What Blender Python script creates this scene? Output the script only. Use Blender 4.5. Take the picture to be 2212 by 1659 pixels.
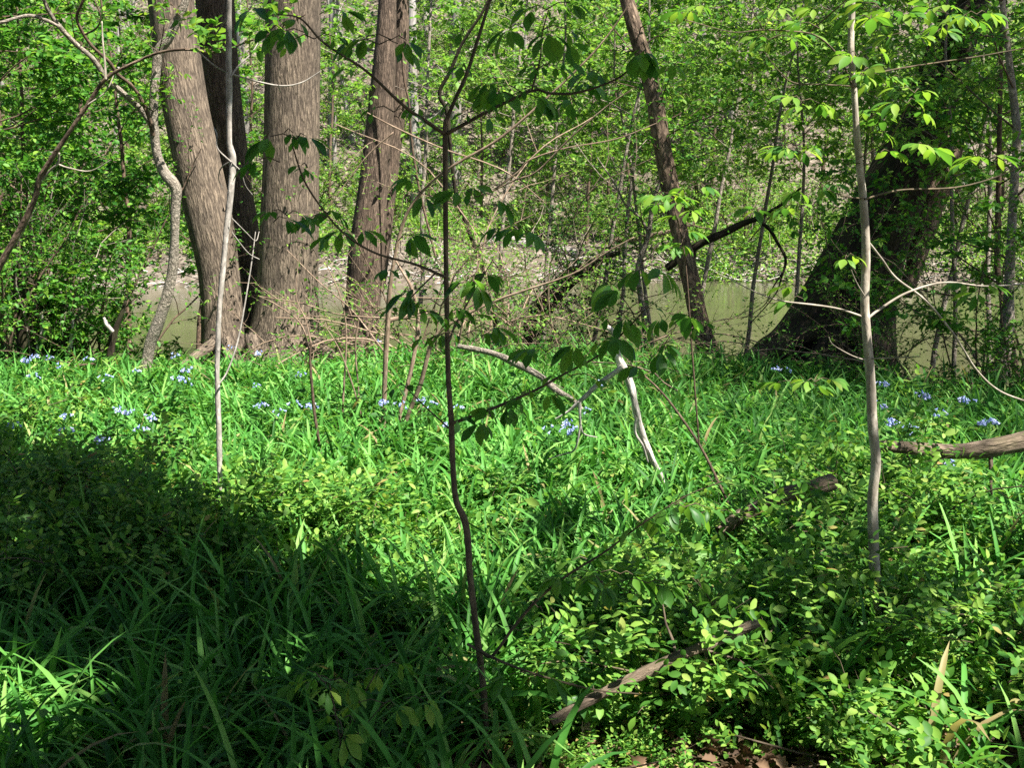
import bpy, math, random
import numpy as np
from mathutils import Vector

for o in list(bpy.data.objects):
    bpy.data.objects.remove(o, do_unlink=True)
SC = bpy.context.scene
COL = SC.collection
R = math.radians

# ------------------------------------------------------------------ camera
CAM = np.array([0.0, 0.0, 1.65]); PITCH = R(10.1); FPX = 2372.0
cd = bpy.data.cameras.new('camera'); cam = bpy.data.objects.new('camera', cd); COL.objects.link(cam)
cam.location = CAM; cam.rotation_euler = (R(90) - PITCH, 0, 0)
cd.sensor_width = 36; cd.lens = 36 * FPX / 2212; cd.clip_start = 0.05; cd.clip_end = 1000
SC.camera = cam

# ------------------------------------------------------------------ light
SUN_AZ, SUN_EL = 127.0, 58.0            # azimuth clockwise from the view direction +Y
SKY, SUNP = 0.05, 5.0
w = bpy.data.worlds.new('World'); SC.world = w; w.use_nodes = True
nt = w.node_tree; bg = nt.nodes['Background']
sky = nt.nodes.new('ShaderNodeTexSky'); sky.sky_type = 'NISHITA'; sky.sun_disc = False
sky.sun_elevation = R(SUN_EL); sky.sun_rotation = R(SUN_AZ)
nt.links.new(sky.outputs[0], bg.inputs[0]); bg.inputs[1].default_value = SKY
SUNV = np.array([math.sin(R(SUN_AZ)) * math.cos(R(SUN_EL)), math.cos(R(SUN_AZ)) * math.cos(R(SUN_EL)), math.sin(R(SUN_EL))])
sd = bpy.data.lights.new('sun', 'SUN'); sd.energy = SUNP; sd.angle = R(0.5); sd.color = (1, 0.95, 0.86)
so = bpy.data.objects.new('sun', sd); COL.objects.link(so)
so.rotation_euler = Vector(-SUNV).to_track_quat('-Z', 'Y').to_euler(); so.location = (20, -20, 40)
SC.view_settings.view_transform = 'Standard'; SC.view_settings.look = 'None'
SC.view_settings.gamma = 1; SC.view_settings.exposure = 1.85
SC.cycles.max_bounces = 6; SC.cycles.diffuse_bounces = 3; SC.cycles.glossy_bounces = 2
SC.cycles.transmission_bounces = 4; SC.cycles.transparent_max_bounces = 4
SC.cycles.use_denoising = False

# ------------------------------------------------------------------ helpers
FW = np.array([0, math.cos(PITCH), -math.sin(PITCH)]); UP = np.array([0, math.sin(PITCH), math.cos(PITCH)])
def ray(u, v):
    return np.array([1.0, 0, 0]) * (u - 1106) / FPX + FW + UP * (829.5 - v) / FPX
def at(u, v, Y):
    d = ray(u, v); return CAM + d * (Y / d[1])
def px(u, v, Y):                         # metres per photo pixel there
    return (Y / ray(u, v)[1]) / FPX
def norm(a):
    return a / np.maximum(np.linalg.norm(a, axis=-1, keepdims=True), 1e-9)
def smooth(a, b, x):
    t = np.clip((x - a) / (b - a), 0, 1); return t * t * (3 - 2 * t)
def vnoise(x, y, s=0):
    return (np.sin(x * 1.7 + y * 0.9 + s) + np.sin(x * 0.8 - y * 1.9 + 2.1 * s) + np.sin(x * 2.9 + y * 2.3 + .7 * s) * .5) / 2.5
def bank_y(x):
    return 9.5 - 1.4 * smooth(1.2, 4.5, x) + .25 * np.sin(x * .9 + 1)
def height(x, y):
    x = np.asarray(x, float); y = np.asarray(y, float)
    near = 0.05 * vnoise(x, y) + 0.03 * vnoise(x * 2.3, y * 2.3, 3)
    b = bank_y(x)
    h = near - 2.0 * smooth(b, b + 3.2, y)
    sh = 33.0 + 1.3 * np.sin(x * .13 + .5) + .5 * np.sin(x * .41)
    far = 1.75 * smooth(sh - 1.6, sh + 2.2, y) + .03 * np.clip(y - sh - 2, 0, 8) \
        + np.clip(y - sh - 9, 0, 80) * .56 * smooth(sh + 6, sh + 15, y) \
        + (.35 * vnoise(x * .35, y * .35, 5) + .16 * vnoise(x * 1.3, y * 1.3, 2)) * smooth(sh, sh + 8, y)
    return h + far
def hz(x, y): return float(height(x, y))

class MB:
    def __init__(s):
        s.v = []; s.f = []; s.mi = []; s.bk = []; s.n = 0
    def add(s, v, f, m=0, bk=None):
        """v (N,3); f (M,k) int"""
        v = np.asarray(v, float); f = np.asarray(f, int)
        s.v.append(v); s.f.append(f + s.n); s.mi.append(np.full(len(f), m)); s.n += len(v)
        s.bk.append(v if bk is None else bk)
    def tube(s, pts, rad, sides=6, m=0, lump=0.0, rng=None, cap=True):
        pts = np.asarray(pts, float); rad = np.broadcast_to(np.asarray(rad, float), (len(pts),))
        n = len(pts); t = np.gradient(pts, axis=0); t = norm(t)
        ref = np.array([1.0, 0, 0]) if abs(t[0][0]) < .8 else np.array([0, 1.0, 0])
        a = norm(np.cross(t[0], ref)); A = []
        for i in range(n):
            a = norm(a - t[i] * np.dot(a, t[i])); A.append(a)
        A = np.array(A); B = np.cross(t, A)
        th = np.arange(sides) * 2 * math.pi / sides
        rr = np.repeat(rad[:, None], sides, 1)
        L = np.concatenate([[0], np.cumsum(np.linalg.norm(np.diff(pts, axis=0), axis=1))])
        if lump:
            ph = (rng.random(8) * 6.28) if rng is not None else np.arange(8)
            k = L[:, None] / max(rad.max(), .01)
            rr = rr * (1 + lump * (np.sin(th * 2 + ph[0] + k * .35) + np.sin(th * 3 + ph[1] - k * .5) * .7 + np.sin(th * 5 + ph[2] + k * .9) * .4 + np.sin(k * 1.1 + ph[3]) * .6))
        c, si = np.cos(th), np.sin(th)
        V = pts[:, None] + rr[..., None] * (A[:, None] * c[None, :, None] + B[:, None] * si[None, :, None])
        bk = np.stack([rr * c, rr * si, np.repeat(L[:, None], sides, 1)], -1).reshape(-1, 3)
        i = np.arange(n - 1)[:, None] * sides; j = np.arange(sides)[None]; j2 = (j + 1) % sides
        F = np.stack([i + j, i + j2, i + sides + j2, i + sides + j], -1).reshape(-1, 4)
        s.add(V.reshape(-1, 3), F, m, bk)
        if cap and rad[-1] > .004:
            s.v.append(pts[-1:]); s.bk.append(bk[-1:]); ci = s.n; s.n += 1
            b0 = ci - sides; jj = np.arange(sides)
            s.f.append(np.stack([b0 + jj, b0 + (jj + 1) % sides, np.full(sides, ci)], -1)); s.mi.append(np.full(sides, m))
    def leaves(s, tpl, pos, d, nrm, sc, m=0, wid=None):
        """tpl = (verts, [face lists]) x along the leaf, z its normal"""
        tv, tf = tpl; pos = np.asarray(pos, float)
        d = norm(np.asarray(d, float)); nrm = np.asarray(nrm, float)
        nrm = norm(nrm - d * np.sum(nrm * d, 1, keepdims=True)); y = np.cross(nrm, d)
        sc = np.broadcast_to(np.asarray(sc, float), (len(pos),))
        wd = sc if wid is None else sc * wid
        V = pos[:, None] + d[:, None] * (tv[None, :, 0:1] * sc[:, None, None]) + y[:, None] * (tv[None, :, 1:2] * wd[:, None, None]) + nrm[:, None] * (tv[None, :, 2:3] * sc[:, None, None])
        N, k = len(pos), len(tv); V = V.reshape(-1, 3); base = s.n
        s.v.append(V); s.bk.append(V); s.n += len(V)
        off = (np.arange(N) * k)[:, None, None]
        for fl in tf:
            fa = np.asarray(fl)[None] + off + base
            s.f.append(fa.reshape(-1, fa.shape[-1])); s.mi.append(np.full(fa.shape[0] * fa.shape[1], m))
    def build(s, name, mats, parent=None, smooth_=True, bark=False):
        if not isinstance(mats, (list, tuple)): mats = [mats]
        me = bpy.data.meshes.new(name)
        V = np.concatenate(s.v); me.vertices.add(len(V)); me.vertices.foreach_set('co', V.ravel().astype(np.float32))
        idx = np.concatenate([f.ravel() for f in s.f]); tot = np.concatenate([np.full(len(f), f.shape[1]) for f in s.f])
        me.loops.add(len(idx)); me.loops.foreach_set('vertex_index', idx.astype(np.int32))
        me.polygons.add(len(tot)); st = np.concatenate([[0], np.cumsum(tot)[:-1]])
        me.polygons.foreach_set('loop_start', st.astype(np.int32)); me.polygons.foreach_set('loop_total', tot.astype(np.int32))
        for m in mats: me.materials.append(m)
        me.polygons.foreach_set('material_index', np.concatenate(s.mi).astype(np.int32))
        me.polygons.foreach_set('use_smooth', np.full(len(tot), smooth_))
        if bark:
            at_ = me.attributes.new('bark', 'FLOAT_VECTOR', 'POINT')
            at_.data.foreach_set('vector', np.concatenate(s.bk).ravel().astype(np.float32))
        me.update(); me.validate()
        o = bpy.data.objects.new(name, me); COL.objects.link(o)
        if parent is not None: o.parent = parent
        return o

def spline(ctrl, per=6):
    """Catmull-Rom through rows of any width"""
    c = np.asarray(ctrl, float)
    if len(c) < 3:
        t = np.linspace(0, 1, per + 1)[:, None]; return c[0] * (1 - t) + c[-1] * t
    P = np.vstack([2 * c[0] - c[1], c, 2 * c[-1] - c[-2]]); out = []
    for i in range(1, len(P) - 2):
        p0, p1, p2, p3 = P[i - 1:i + 3]
        for t in np.arange(per) / per:
            out.append(.5 * (2 * p1 + (p2 - p0) * t + (2 * p0 - 5 * p1 + 4 * p2 - p3) * t * t + (3 * p1 - p0 - 3 * p2 + p3) * t ** 3))
    out.append(c[-1]); return np.array(out)
def pathpx(rows, Y, Y2=None, per=6):
    """rows (u, v, width px): world points and radii at distance Y (to Y2 at the last row)"""
    Y2 = Y if Y2 is None else Y2; n = len(rows); ctrl = []
    for i, (u, v, wd) in enumerate(rows):
        y = Y + (Y2 - Y) * i / max(1, n - 1)
        p = at(u, v, y); ctrl.append([*p, wd * px(u, v, y) / 2])
    s = spline(ctrl, per); return s[:, :3], np.maximum(s[:, 3], .0012)

def tag(o, label=None, cat=None, group=None, kind=None):
    for k, v in (('label', label), ('category', cat), ('group', group), ('kind', kind)):
        if v: o[k] = v
    return o
def thing(name, loc, label, cat, group=None):
    o = bpy.data.objects.new(name, None); o.empty_display_size = .2; COL.objects.link(o); o.location = loc
    return tag(o, label, cat, group)
def reloc(root):
    """children were built in world coordinates: keep them there under a root that stands at its base"""
    for c in root.children: c.matrix_parent_inverse = root.matrix_basis.inverted()
def copy_tree(o, parent=None):
    c = o.copy(); COL.objects.link(c)
    if parent is not None: c.parent = parent
    for ch in [x for x in CH.get(o.name, [])]: copy_tree(ch, c)
    return c
CH = {}

# ------------------------------------------------------------------ materials
def mat(name):
    m = bpy.data.materials.new(name); m.use_nodes = True; t = m.node_tree
    for n in list(t.nodes): t.nodes.remove(n)
    out = t.nodes.new('ShaderNodeOutputMaterial'); return m, t, out
def nd(t, typ, **kw):
    n = t.nodes.new(typ)
    for k, v in kw.items():
        if k.startswith('i_'):
            key = k[2:]; key = int(key) if key.isdigit() else key
            n.inputs[key].default_value = v
        else: setattr(n, k, v)
    return n
def ramp(t, stops):
    n = t.nodes.new('ShaderNodeValToRGB'); e = n.color_ramp.elements
    while len(e) < len(stops): e.new(.5)
    for i, (p, c) in enumerate(stops): e[i].position = p; e[i].color = (*c, 1)
    return n
def leaf_mat(name, stops, trans=.4, rough=.5, spec=.2, tcol=(1.25, 1.25, .7)):
    m, t, out = mat(name); L = t.links
    g = nd(t, 'ShaderNodeNewGeometry'); r = ramp(t, stops); L.new(g.outputs['Random Per Island'], r.inputs[0])
    p = nd(t, 'ShaderNodeBsdfPrincipled'); p.inputs['Roughness'].default_value = rough
    p.inputs['Specular IOR Level'].default_value = spec
    L.new(r.outputs[0], p.inputs['Base Color'])
    mul = nd(t, 'ShaderNodeMix', data_type='RGBA', blend_type='MULTIPLY'); mul.inputs[0].default_value = 1
    L.new(r.outputs[0], mul.inputs[6]); mul.inputs[7].default_value = (*tcol, 1)
    tr = nd(t, 'ShaderNodeBsdfTranslucent'); L.new(mul.outputs[2], tr.inputs[0])
    mx = nd(t, 'ShaderNodeMixShader'); mx.inputs[0].default_value = trans
    L.new(p.outputs[0], mx.inputs[1]); L.new(tr.outputs[0], mx.inputs[2]); L.new(mx.outputs[0], out.inputs[0])
    return m
def bark_mat(name, dark, light, scale=28, stretch=.16, bump=.6, rough=.9, patch=None):
    """furrowed bark running along the stem; patch = (colour, amount)"""
    m, t, out = mat(name); L = t.links
    a = nd(t, 'ShaderNodeAttribute', attribute_name='bark')
    mp = nd(t, 'ShaderNodeMapping'); mp.inputs['Scale'].default_value = (scale, scale, scale * stretch); L.new(a.outputs['Vector'], mp.inputs[0])
    nz0 = nd(t, 'ShaderNodeTexNoise', i_Scale=1.3, i_Detail=2.0); L.new(mp.outputs[0], nz0.inputs['Vector'])
    ad = nd(t, 'ShaderNodeMix', data_type='VECTOR'); ad.inputs[0].default_value = .42
    L.new(mp.outputs[0], ad.inputs[4]); L.new(nz0.outputs['Color'], ad.inputs[5])
    vo = nd(t, 'ShaderNodeTexVoronoi', feature='DISTANCE_TO_EDGE', i_Scale=1.0); L.new(ad.outputs[1], vo.inputs['Vector'])
    nz = nd(t, 'ShaderNodeTexNoise', i_Scale=2.2, i_Detail=6.0, i_Roughness=.65); L.new(mp.outputs[0], nz.inputs['Vector'])
    mr = nd(t, 'ShaderNodeMapRange'); mr.inputs[1].default_value = 0; mr.inputs[2].default_value = .28; L.new(vo.outputs[0], mr.inputs[0])
    rn = nd(t, 'ShaderNodeTexNoise', i_Scale=.55, i_Detail=3.0, i_Roughness=.55); L.new(mp.outputs[0], rn.inputs['Vector'])
    r1 = nd(t, 'ShaderNodeMath', operation='SUBTRACT'); r1.inputs[1].default_value = .5; L.new(rn.outputs[0], r1.inputs[0])
    r2 = nd(t, 'ShaderNodeMath', operation='ABSOLUTE'); L.new(r1.outputs[0], r2.inputs[0])
    r3 = nd(t, 'ShaderNodeMapRange'); r3.inputs[1].default_value = 0; r3.inputs[2].default_value = .09; r3.inputs[3].default_value = .25; L.new(r2.outputs[0], r3.inputs[0])
    r4 = nd(t, 'ShaderNodeMapRange'); r4.inputs[3].default_value = .45; L.new(mr.outputs[0], r4.inputs[0])
    r5 = nd(t, 'ShaderNodeMath', operation='MULTIPLY'); L.new(r3.outputs[0], r5.inputs[0]); L.new(r4.outputs[0], r5.inputs[1])
    mu = nd(t, 'ShaderNodeMath', operation='MULTIPLY'); L.new(r5.outputs[0], mu.inputs[0]); L.new(nz.outputs[0], mu.inputs[1])
    r = ramp(t, [(.06, dark), (.52, light)]); L.new(mu.outputs[0], r.inputs[0]); colr = r.outputs[0]
    nb = nd(t, 'ShaderNodeTexNoise', i_Scale=2.6, i_Detail=4.0)
    L.new(a.outputs['Vector'], nb.inputs['Vector'])
    rb = ramp(t, [(.3, (.72, .72, .72)), (.7, (1.15, 1.12, 1.08))]); L.new(nb.outputs[0], rb.inputs[0])
    mm = nd(t, 'ShaderNodeMix', data_type='RGBA', blend_type='MULTIPLY'); mm.inputs[0].default_value = 1
    L.new(colr, mm.inputs[6]); L.new(rb.outputs[0], mm.inputs[7]); colr = mm.outputs[2]
    if patch:
        np_ = nd(t, 'ShaderNodeTexNoise', i_Scale=patch[2] if len(patch) > 2 else 7.0, i_Detail=5.0); L.new(a.outputs['Vector'], np_.inputs['Vector'])
        rp = ramp(t, [(.5 - .08, (0, 0, 0)), (.5 + .1, (1, 1, 1))]); L.new(np_.outputs[0], rp.inputs[0])
        mf = nd(t, 'ShaderNodeMath', operation='MULTIPLY'); mf.inputs[1].default_value = patch[1]; L.new(rp.outputs[0], mf.inputs[0])
        mpx = nd(t, 'ShaderNodeMix', data_type='RGBA'); L.new(mf.outputs[0], mpx.inputs[0]); L.new(colr, mpx.inputs[6]); mpx.inputs[7].default_value = (*patch[0], 1); colr = mpx.outputs[2]
    p = nd(t, 'ShaderNodeBsdfPrincipled'); p.inputs['Roughness'].default_value = rough; p.inputs['Specular IOR Level'].default_value = .2
    L.new(colr, p.inputs['Base Color'])
    if bump:
        b = nd(t, 'ShaderNodeBump', i_Strength=bump, i_Distance=.02); L.new(mu.outputs[0], b.inputs['Height']); L.new(b.outputs[0], p.inputs['Normal'])
    L.new(p.outputs[0], out.inputs[0]); return m
def noise_mat(name, stops, scale, detail=6, rough=.9, bump=.3, bscale=None, spec=.2):
    m, t, out = mat(name); L = t.links
    g = nd(t, 'ShaderNodeNewGeometry')
    nz = nd(t, 'ShaderNodeTexNoise', i_Scale=scale, i_Detail=detail, i_Roughness=.7); L.new(g.outputs['Position'], nz.inputs['Vector'])
    r = ramp(t, stops); L.new(nz.outputs[0], r.inputs[0])
    p = nd(t, 'ShaderNodeBsdfPrincipled'); p.inputs['Roughness'].default_value = rough; p.inputs['Specular IOR Level'].default_value = spec
    L.new(r.outputs[0], p.inputs['Base Color'])
    n2 = nd(t, 'ShaderNodeTexNoise', i_Scale=bscale or scale * 3, i_Detail=5.0); L.new(g.outputs['Position'], n2.inputs['Vector'])
    b = nd(t, 'ShaderNodeBump', i_Strength=bump, i_Distance=.05); L.new(n2.outputs[0], b.inputs['Height']); L.new(b.outputs[0], p.inputs['Normal'])
    L.new(p.outputs[0], out.inputs[0]); return m

M = {}
M['grass'] = leaf_mat('grass blades', [(0, (.028, .105, .018)), (.4, (.065, .22, .036)), (.75, (.13, .34, .07)), (.965, (.23, .42, .1)), (.985, (.3, .28, .12)), (1, (.26, .2, .1))], .4, .45, .13)
M['cover'] = leaf_mat('ground cover leaves', [(0, (.028, .10, .018)), (.5, (.06, .18, .03)), (.85, (.11, .25, .035)), (1, (.2, .3, .06))], .4)
M['rose'] = leaf_mat('rose leaves', [(0, (.035, .12, .02)), (.4, (.08, .21, .03)), (.75, (.16, .31, .045)), (.97, (.26, .4, .08)), (1, (.3, .2, .08))], .42)
M['buckeye'] = leaf_mat('buckeye leaves', [(0, (.04, .135, .03)), (.5, (.08, .22, .035)), (1, (.15, .3, .04))], .55, .42, .3)
M['bright'] = leaf_mat('young leaves', [(0, (.05, .16, .03)), (.5, (.12, .27, .035)), (1, (.24, .36, .05))], .5)
M['shrub'] = leaf_mat('shrub leaves', [(0, (.028, .11, .018)), (.45, (.065, .2, .026)), (.8, (.12, .29, .035)), (1, (.22, .37, .05))], .45)
M['bankleaf'] = leaf_mat('pale bank leaves', [(0, (.05, .14, .025)), (.45, (.115, .26, .04)), (.8, (.2, .37, .06)), (1, (.32, .46, .1))], .5)
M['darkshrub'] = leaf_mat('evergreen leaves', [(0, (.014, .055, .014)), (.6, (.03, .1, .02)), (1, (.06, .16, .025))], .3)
M['far'] = leaf_mat('far leaves', [(0, (.045, .14, .02)), (.4, (.1, .23, .03)), (.75, (.18, .32, .045)), (1, (.3, .42, .09))], .42)
M['litter'] = leaf_mat('dead leaves', [(0, (.05, .03, .02)), (.4, (.13, .08, .047)), (.75, (.24, .155, .095)), (1, (.4, .28, .18))], .12, .7, .2, (1, .8, .6))
M['petal'] = leaf_mat('bluebell petals', [(0, (.2, .27, .58)), (.5, (.34, .42, .72)), (.8, (.5, .55, .78)), (1, (.6, .48, .64))], .4, .6, .2, (1, 1, 1.1))
M['bigbark'] = bark_mat('furrowed brown bark', (.05, .039, .031), (.235, .188, .143), 62, .16, .9)
M['redbark'] = bark_mat('reddish bark', (.042, .031, .024), (.2, .148, .113), 60, .16, .9)
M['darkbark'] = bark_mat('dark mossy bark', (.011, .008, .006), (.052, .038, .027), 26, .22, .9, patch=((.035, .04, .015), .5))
M['leanbark'] = bark_mat('scaly brown bark', (.05, .035, .026), (.27, .2, .145), 30, .3, .8)
M['paleb'] = bark_mat('pale smooth bark', (.22, .19, .155), (.6, .55, .47), 22, .5, .25, patch=((.28, .25, .2), .4))
M['whiteb'] = bark_mat('whitish sapling bark', (.24, .22, .2), (.62, .58, .53), 26, .5, .25, patch=((.3, .28, .25), .4))
M['greyb'] = bark_mat('rough grey bark', (.1, .085, .07), (.4, .35, .29), 60, .6, .7, patch=((.2, .18, .15), .5, 12.0))
M['hillb'] = bark_mat('grey hillside bark', (.14, .125, .115), (.33, .3, .275), 14, .15, .4, patch=((.42, .4, .38), .4, 2.2))
M['pinkb'] = bark_mat('tan cane bark', (.15, .105, .075), (.36, .275, .205), 50, .3, .2)
M['twig'] = bark_mat('brown twig bark', (.05, .035, .025), (.17, .12, .085), 60, .4, .2)
M['greentwig'] = bark_mat('green brown stem', (.07, .058, .038), (.2, .155, .1), 50, .4, .2)
M['dead'] = bark_mat('bleached dead wood', (.3, .28, .26), (.85, .8, .74), 45, .15, .5, patch=((.16, .14, .12), .5, 16.0))
M['log'] = bark_mat('weathered log bark', (.04, .03, .022), (.32, .245, .185), 46, .2, 1.0, patch=((.1, .085, .05), .6, 14.0))
M['ground'] = noise_mat('soil and old leaves', [(.3, (.03, .022, .014)), (.5, (.085, .058, .036)), (.62, (.17, .12, .075)), (.75, (.26, .19, .12))], 9, bump=.6)
# ------------------------------------------------------------------ leaf shapes
def fold(outline, z=.1, droop=.15):
    """outline [(x, halfwidth)...] from base to tip: a leaf folded along its midrib"""
    V = []; F4 = []; F3 = []
    n = len(outline)
    for x, h in outline:
        dz = -droop * x * x
        V += [(x, 0, dz), (x, h, dz + z * h * 2), (x, -h, dz + z * h * 2)] if h > 0 else [(x, 0, dz)]
    idx = []; k = 0
    for x, h in outline:
        idx.append((k, k + 1, k + 2) if h > 0 else (k,)); k += 3 if h > 0 else 1
    for a, b in zip(idx[:-1], idx[1:]):
        if len(a) == 1 and len(b) == 3: F3 += [(a[0], b[0], b[1]), (a[0], b[2], b[0])]
        elif len(b) == 1: F3 += [(a[0], b[0], a[1]), (a[2], b[0], a[0])]
        else: F4 += [(a[0], b[0], b[1], a[1]), (a[2], b[2], b[0], a[0])]
    fl = [x for x in (F3, F4) if x]
    return np.array(V, float), fl
RHOMB = (np.array([(0, 0, 0), (.45, .3, .06), (1, 0, -.06), (.45, -.3, .06)], float), [[(0, 2, 1), (0, 3, 2)]])
OVAL = fold([(0, 0), (.25, .2), (.6, .24), (1, 0)], .14, .12)
OVALF = fold([(0, 0), (.14, .15), (.38, .27), (.66, .24), (.88, .12), (1, 0)], .12, .15)
LANCE = fold([(0, 0), (.18, .07), (.36, .15), (.52, .2), (.68, .215), (.82, .15), (.92, .07), (1, 0)], .14, .4)
def serrate(tpl, rng):
    v, f = tpl; v = v.copy(); v[:, 1] *= 1 + rng.normal(0, .07, len(v)); return v, f

# ------------------------------------------------------------------ setting
def grid(name, xs, ys, m, zf):
    X, Y = np.meshgrid(xs, ys); Z = zf(X, Y); nx, ny = len(xs), len(ys)
    i = np.arange(ny - 1)[:, None] * nx + np.arange(nx - 1)[None]
    F = np.stack([i, i + 1, i + nx + 1, i + nx], -1).reshape(-1, 4)
    mb = MB(); mb.add(np.stack([X, Y, Z], -1).reshape(-1, 3), F); return mb.build(name, m)
def axis(*seg):
    out = [np.arange(a, b, st) for a, b, st in seg]; return np.concatenate(out + [[seg[-1][1]]])
def ground_material():
    m, t, out = mat('forest floor'); L = t.links
    g = nd(t, 'ShaderNodeNewGeometry'); se = nd(t, 'ShaderNodeSeparateXYZ'); L.new(g.outputs['Position'], se.inputs[0])
    nz = nd(t, 'ShaderNodeTexNoise', i_Scale=7.0, i_Detail=7.0, i_Roughness=.75); L.new(g.outputs['Position'], nz.inputs['Vector'])
    near = ramp(t, [(.3, (.03, .022, .014)), (.5, (.08, .055, .034)), (.62, (.16, .11, .07)), (.75, (.25, .18, .11))]); L.new(nz.outputs[0], near.inputs[0])
    vo = nd(t, 'ShaderNodeTexVoronoi', i_Scale=5.5); L.new(g.outputs['Position'], vo.inputs['Vector'])
    far = ramp(t, [(0, (.032, .026, .02)), (.4, (.085, .07, .054)), (.7, (.14, .118, .093)), (1, (.24, .2, .165))]); 
    sx = nd(t, 'ShaderNodeSeparateColor'); L.new(vo.outputs['Color'], sx.inputs[0])
    mx0 = nd(t, 'ShaderNodeMath', operation='MULTIPLY_ADD'); mx0.inputs[1].default_value = .55; L.new(sx.outputs[0], mx0.inputs[0])
    ml = nd(t, 'ShaderNodeMath', operation='MULTIPLY'); ml.inputs[1].default_value = .6; L.new(nz.outputs[0], ml.inputs[0]); L.new(ml.outputs[0], mx0.inputs[2])
    L.new(mx0.outputs[0], far.inputs[0])
    mr = nd(t, 'ShaderNodeMapRange'); mr.inputs[1].default_value = 31; mr.inputs[2].default_value = 32; L.new(se.outputs[1], mr.inputs[0])
    mix = nd(t, 'ShaderNodeMix', data_type='RGBA'); L.new(mr.outputs[0], mix.inputs[0]); L.new(near.outputs[0], mix.inputs[6]); L.new(far.outputs[0], mix.inputs[7])
    p = nd(t, 'ShaderNodeBsdfPrincipled'); p.inputs['Roughness'].default_value = .95; p.inputs['Specular IOR Level'].default_value = .1
    L.new(mix.outputs[2], p.inputs['Base Color'])
    b = nd(t, 'ShaderNodeBump', i_Strength=.7, i_Distance=.08); L.new(mx0.outputs[0], b.inputs['Height']); L.new(b.outputs[0], p.inputs['Normal'])
    L.new(p.outputs[0], out.inputs[0]); return m
gr = grid('ground', axis((-140, -14, 3), (-14, 14, .25), (14, 140, 3)), axis((-40, 0, 2), (0, 17, .25), (17, 30, 1.5), (30, 75, .5), (75, 126, 3)), ground_material(), height)
tag(gr, kind='structure', label='leaf covered forest floor, river bank and wooded hillside', cat='ground')
def water_material():
    m, t, out = mat('murky river water'); L = t.links
    g = nd(t, 'ShaderNodeNewGeometry'); mp = nd(t, 'ShaderNodeMapping'); mp.inputs['Scale'].default_value = (.55, 1.6, 1); L.new(g.outputs['Position'], mp.inputs[0])
    nz = nd(t, 'ShaderNodeTexNoise', i_Scale=2.2, i_Detail=5.0, i_Roughness=.6); L.new(mp.outputs[0], nz.inputs['Vector'])
    n2 = nd(t, 'ShaderNodeTexNoise', i_Scale=.25, i_Detail=3.0); L.new(mp.outputs[0], n2.inputs['Vector'])
    r = ramp(t, [(.35, (.058, .058, .03)), (.65, (.08, .077, .042))]); L.new(n2.outputs[0], r.inputs[0])
    p = nd(t, 'ShaderNodeBsdfPrincipled'); p.inputs['Roughness'].default_value = .07; p.inputs['IOR'].default_value = 1.33
    p.inputs['Specular IOR Level'].default_value = .5
    L.new(r.outputs[0], p.inputs['Base Color'])
    b = nd(t, 'ShaderNodeBump', i_Strength=.12, i_Distance=.06); L.new(nz.outputs[0], b.inputs['Height']); L.new(b.outputs[0], p.inputs['Normal'])
    L.new(p.outputs[0], out.inputs[0]); return m
ZW = -1.2
wt = grid('river', np.linspace(-140, 140, 41), np.linspace(9.5, 37, 12), water_material(), lambda x, y: x * 0 + ZW)
tag(wt, kind='structure', label='murky olive river flowing between the banks', cat='river')

# ------------------------------------------------------------------ plants: growth
def walk(rng, p, d, L, n, wob, trop):
    P = [np.array(p, float)]; d = norm(np.array(d, float))
    for i in range(n):
        d = norm(d + rng.normal(0, wob, 3) + np.array([0, 0, trop])); P.append(P[-1] + d * (L / n))
    return np.array(P), d
def side(rng, d, ang):
    r = rng.normal(0, 1, 3); r = norm(r - d * np.dot(r, d)); return norm(d * math.cos(ang) + r * math.sin(ang))
def grow(rng, mb, nodes, p, d, L, r, lvl, Q):
    n = max(3, int(L / Q['seg'][lvl])); P, _ = walk(rng, p, d, L, n, Q['wob'][lvl], Q['trop'][lvl])
    last = lvl == Q['max']
    mb.tube(P, np.linspace(r, r * (.25 if last else .4), n + 1), 3 if r < .006 else (5 if r < .03 else 8), cap=False)
    T = norm(np.gradient(P, axis=0))
    if lvl >= Q.get('leaf_from', Q['max']):
        s = np.arange(Q['leafgap'] * .6, L, Q['leafgap']) / L * n
        i = np.minimum(s.astype(int), n - 1); fr = (s - i)[:, None]
        nodes.append((P[i] * (1 - fr) + P[i + 1] * fr, T[i])); nodes.append((P[-1:], T[-1:]))
    if not last:
        k = Q['kids'][lvl]; k = max(1, int(k * (.7 + .6 * rng.random())))
        t0 = Q['start'][lvl]
        for t in t0 + (1 - t0) * (np.arange(k) + rng.random(k)) / k:
            i = min(int(t * n), n - 1); q = P[i] + (P[i + 1] - P[i]) * (t * n - i)
            dd = side(rng, T[i], R(rng.uniform(*Q['ang'])))
            if Q.get('flat'): dd[2] = dd[2] * (1 - Q['flat']) + .08; dd = norm(dd)
            grow(rng, mb, nodes, q, dd, L * Q['ratio'][lvl] * rng.uniform(.6, 1.15) * (1.1 - .5 * t), r * .45 * (1.15 - .5 * t), lvl + 1, Q)
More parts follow.
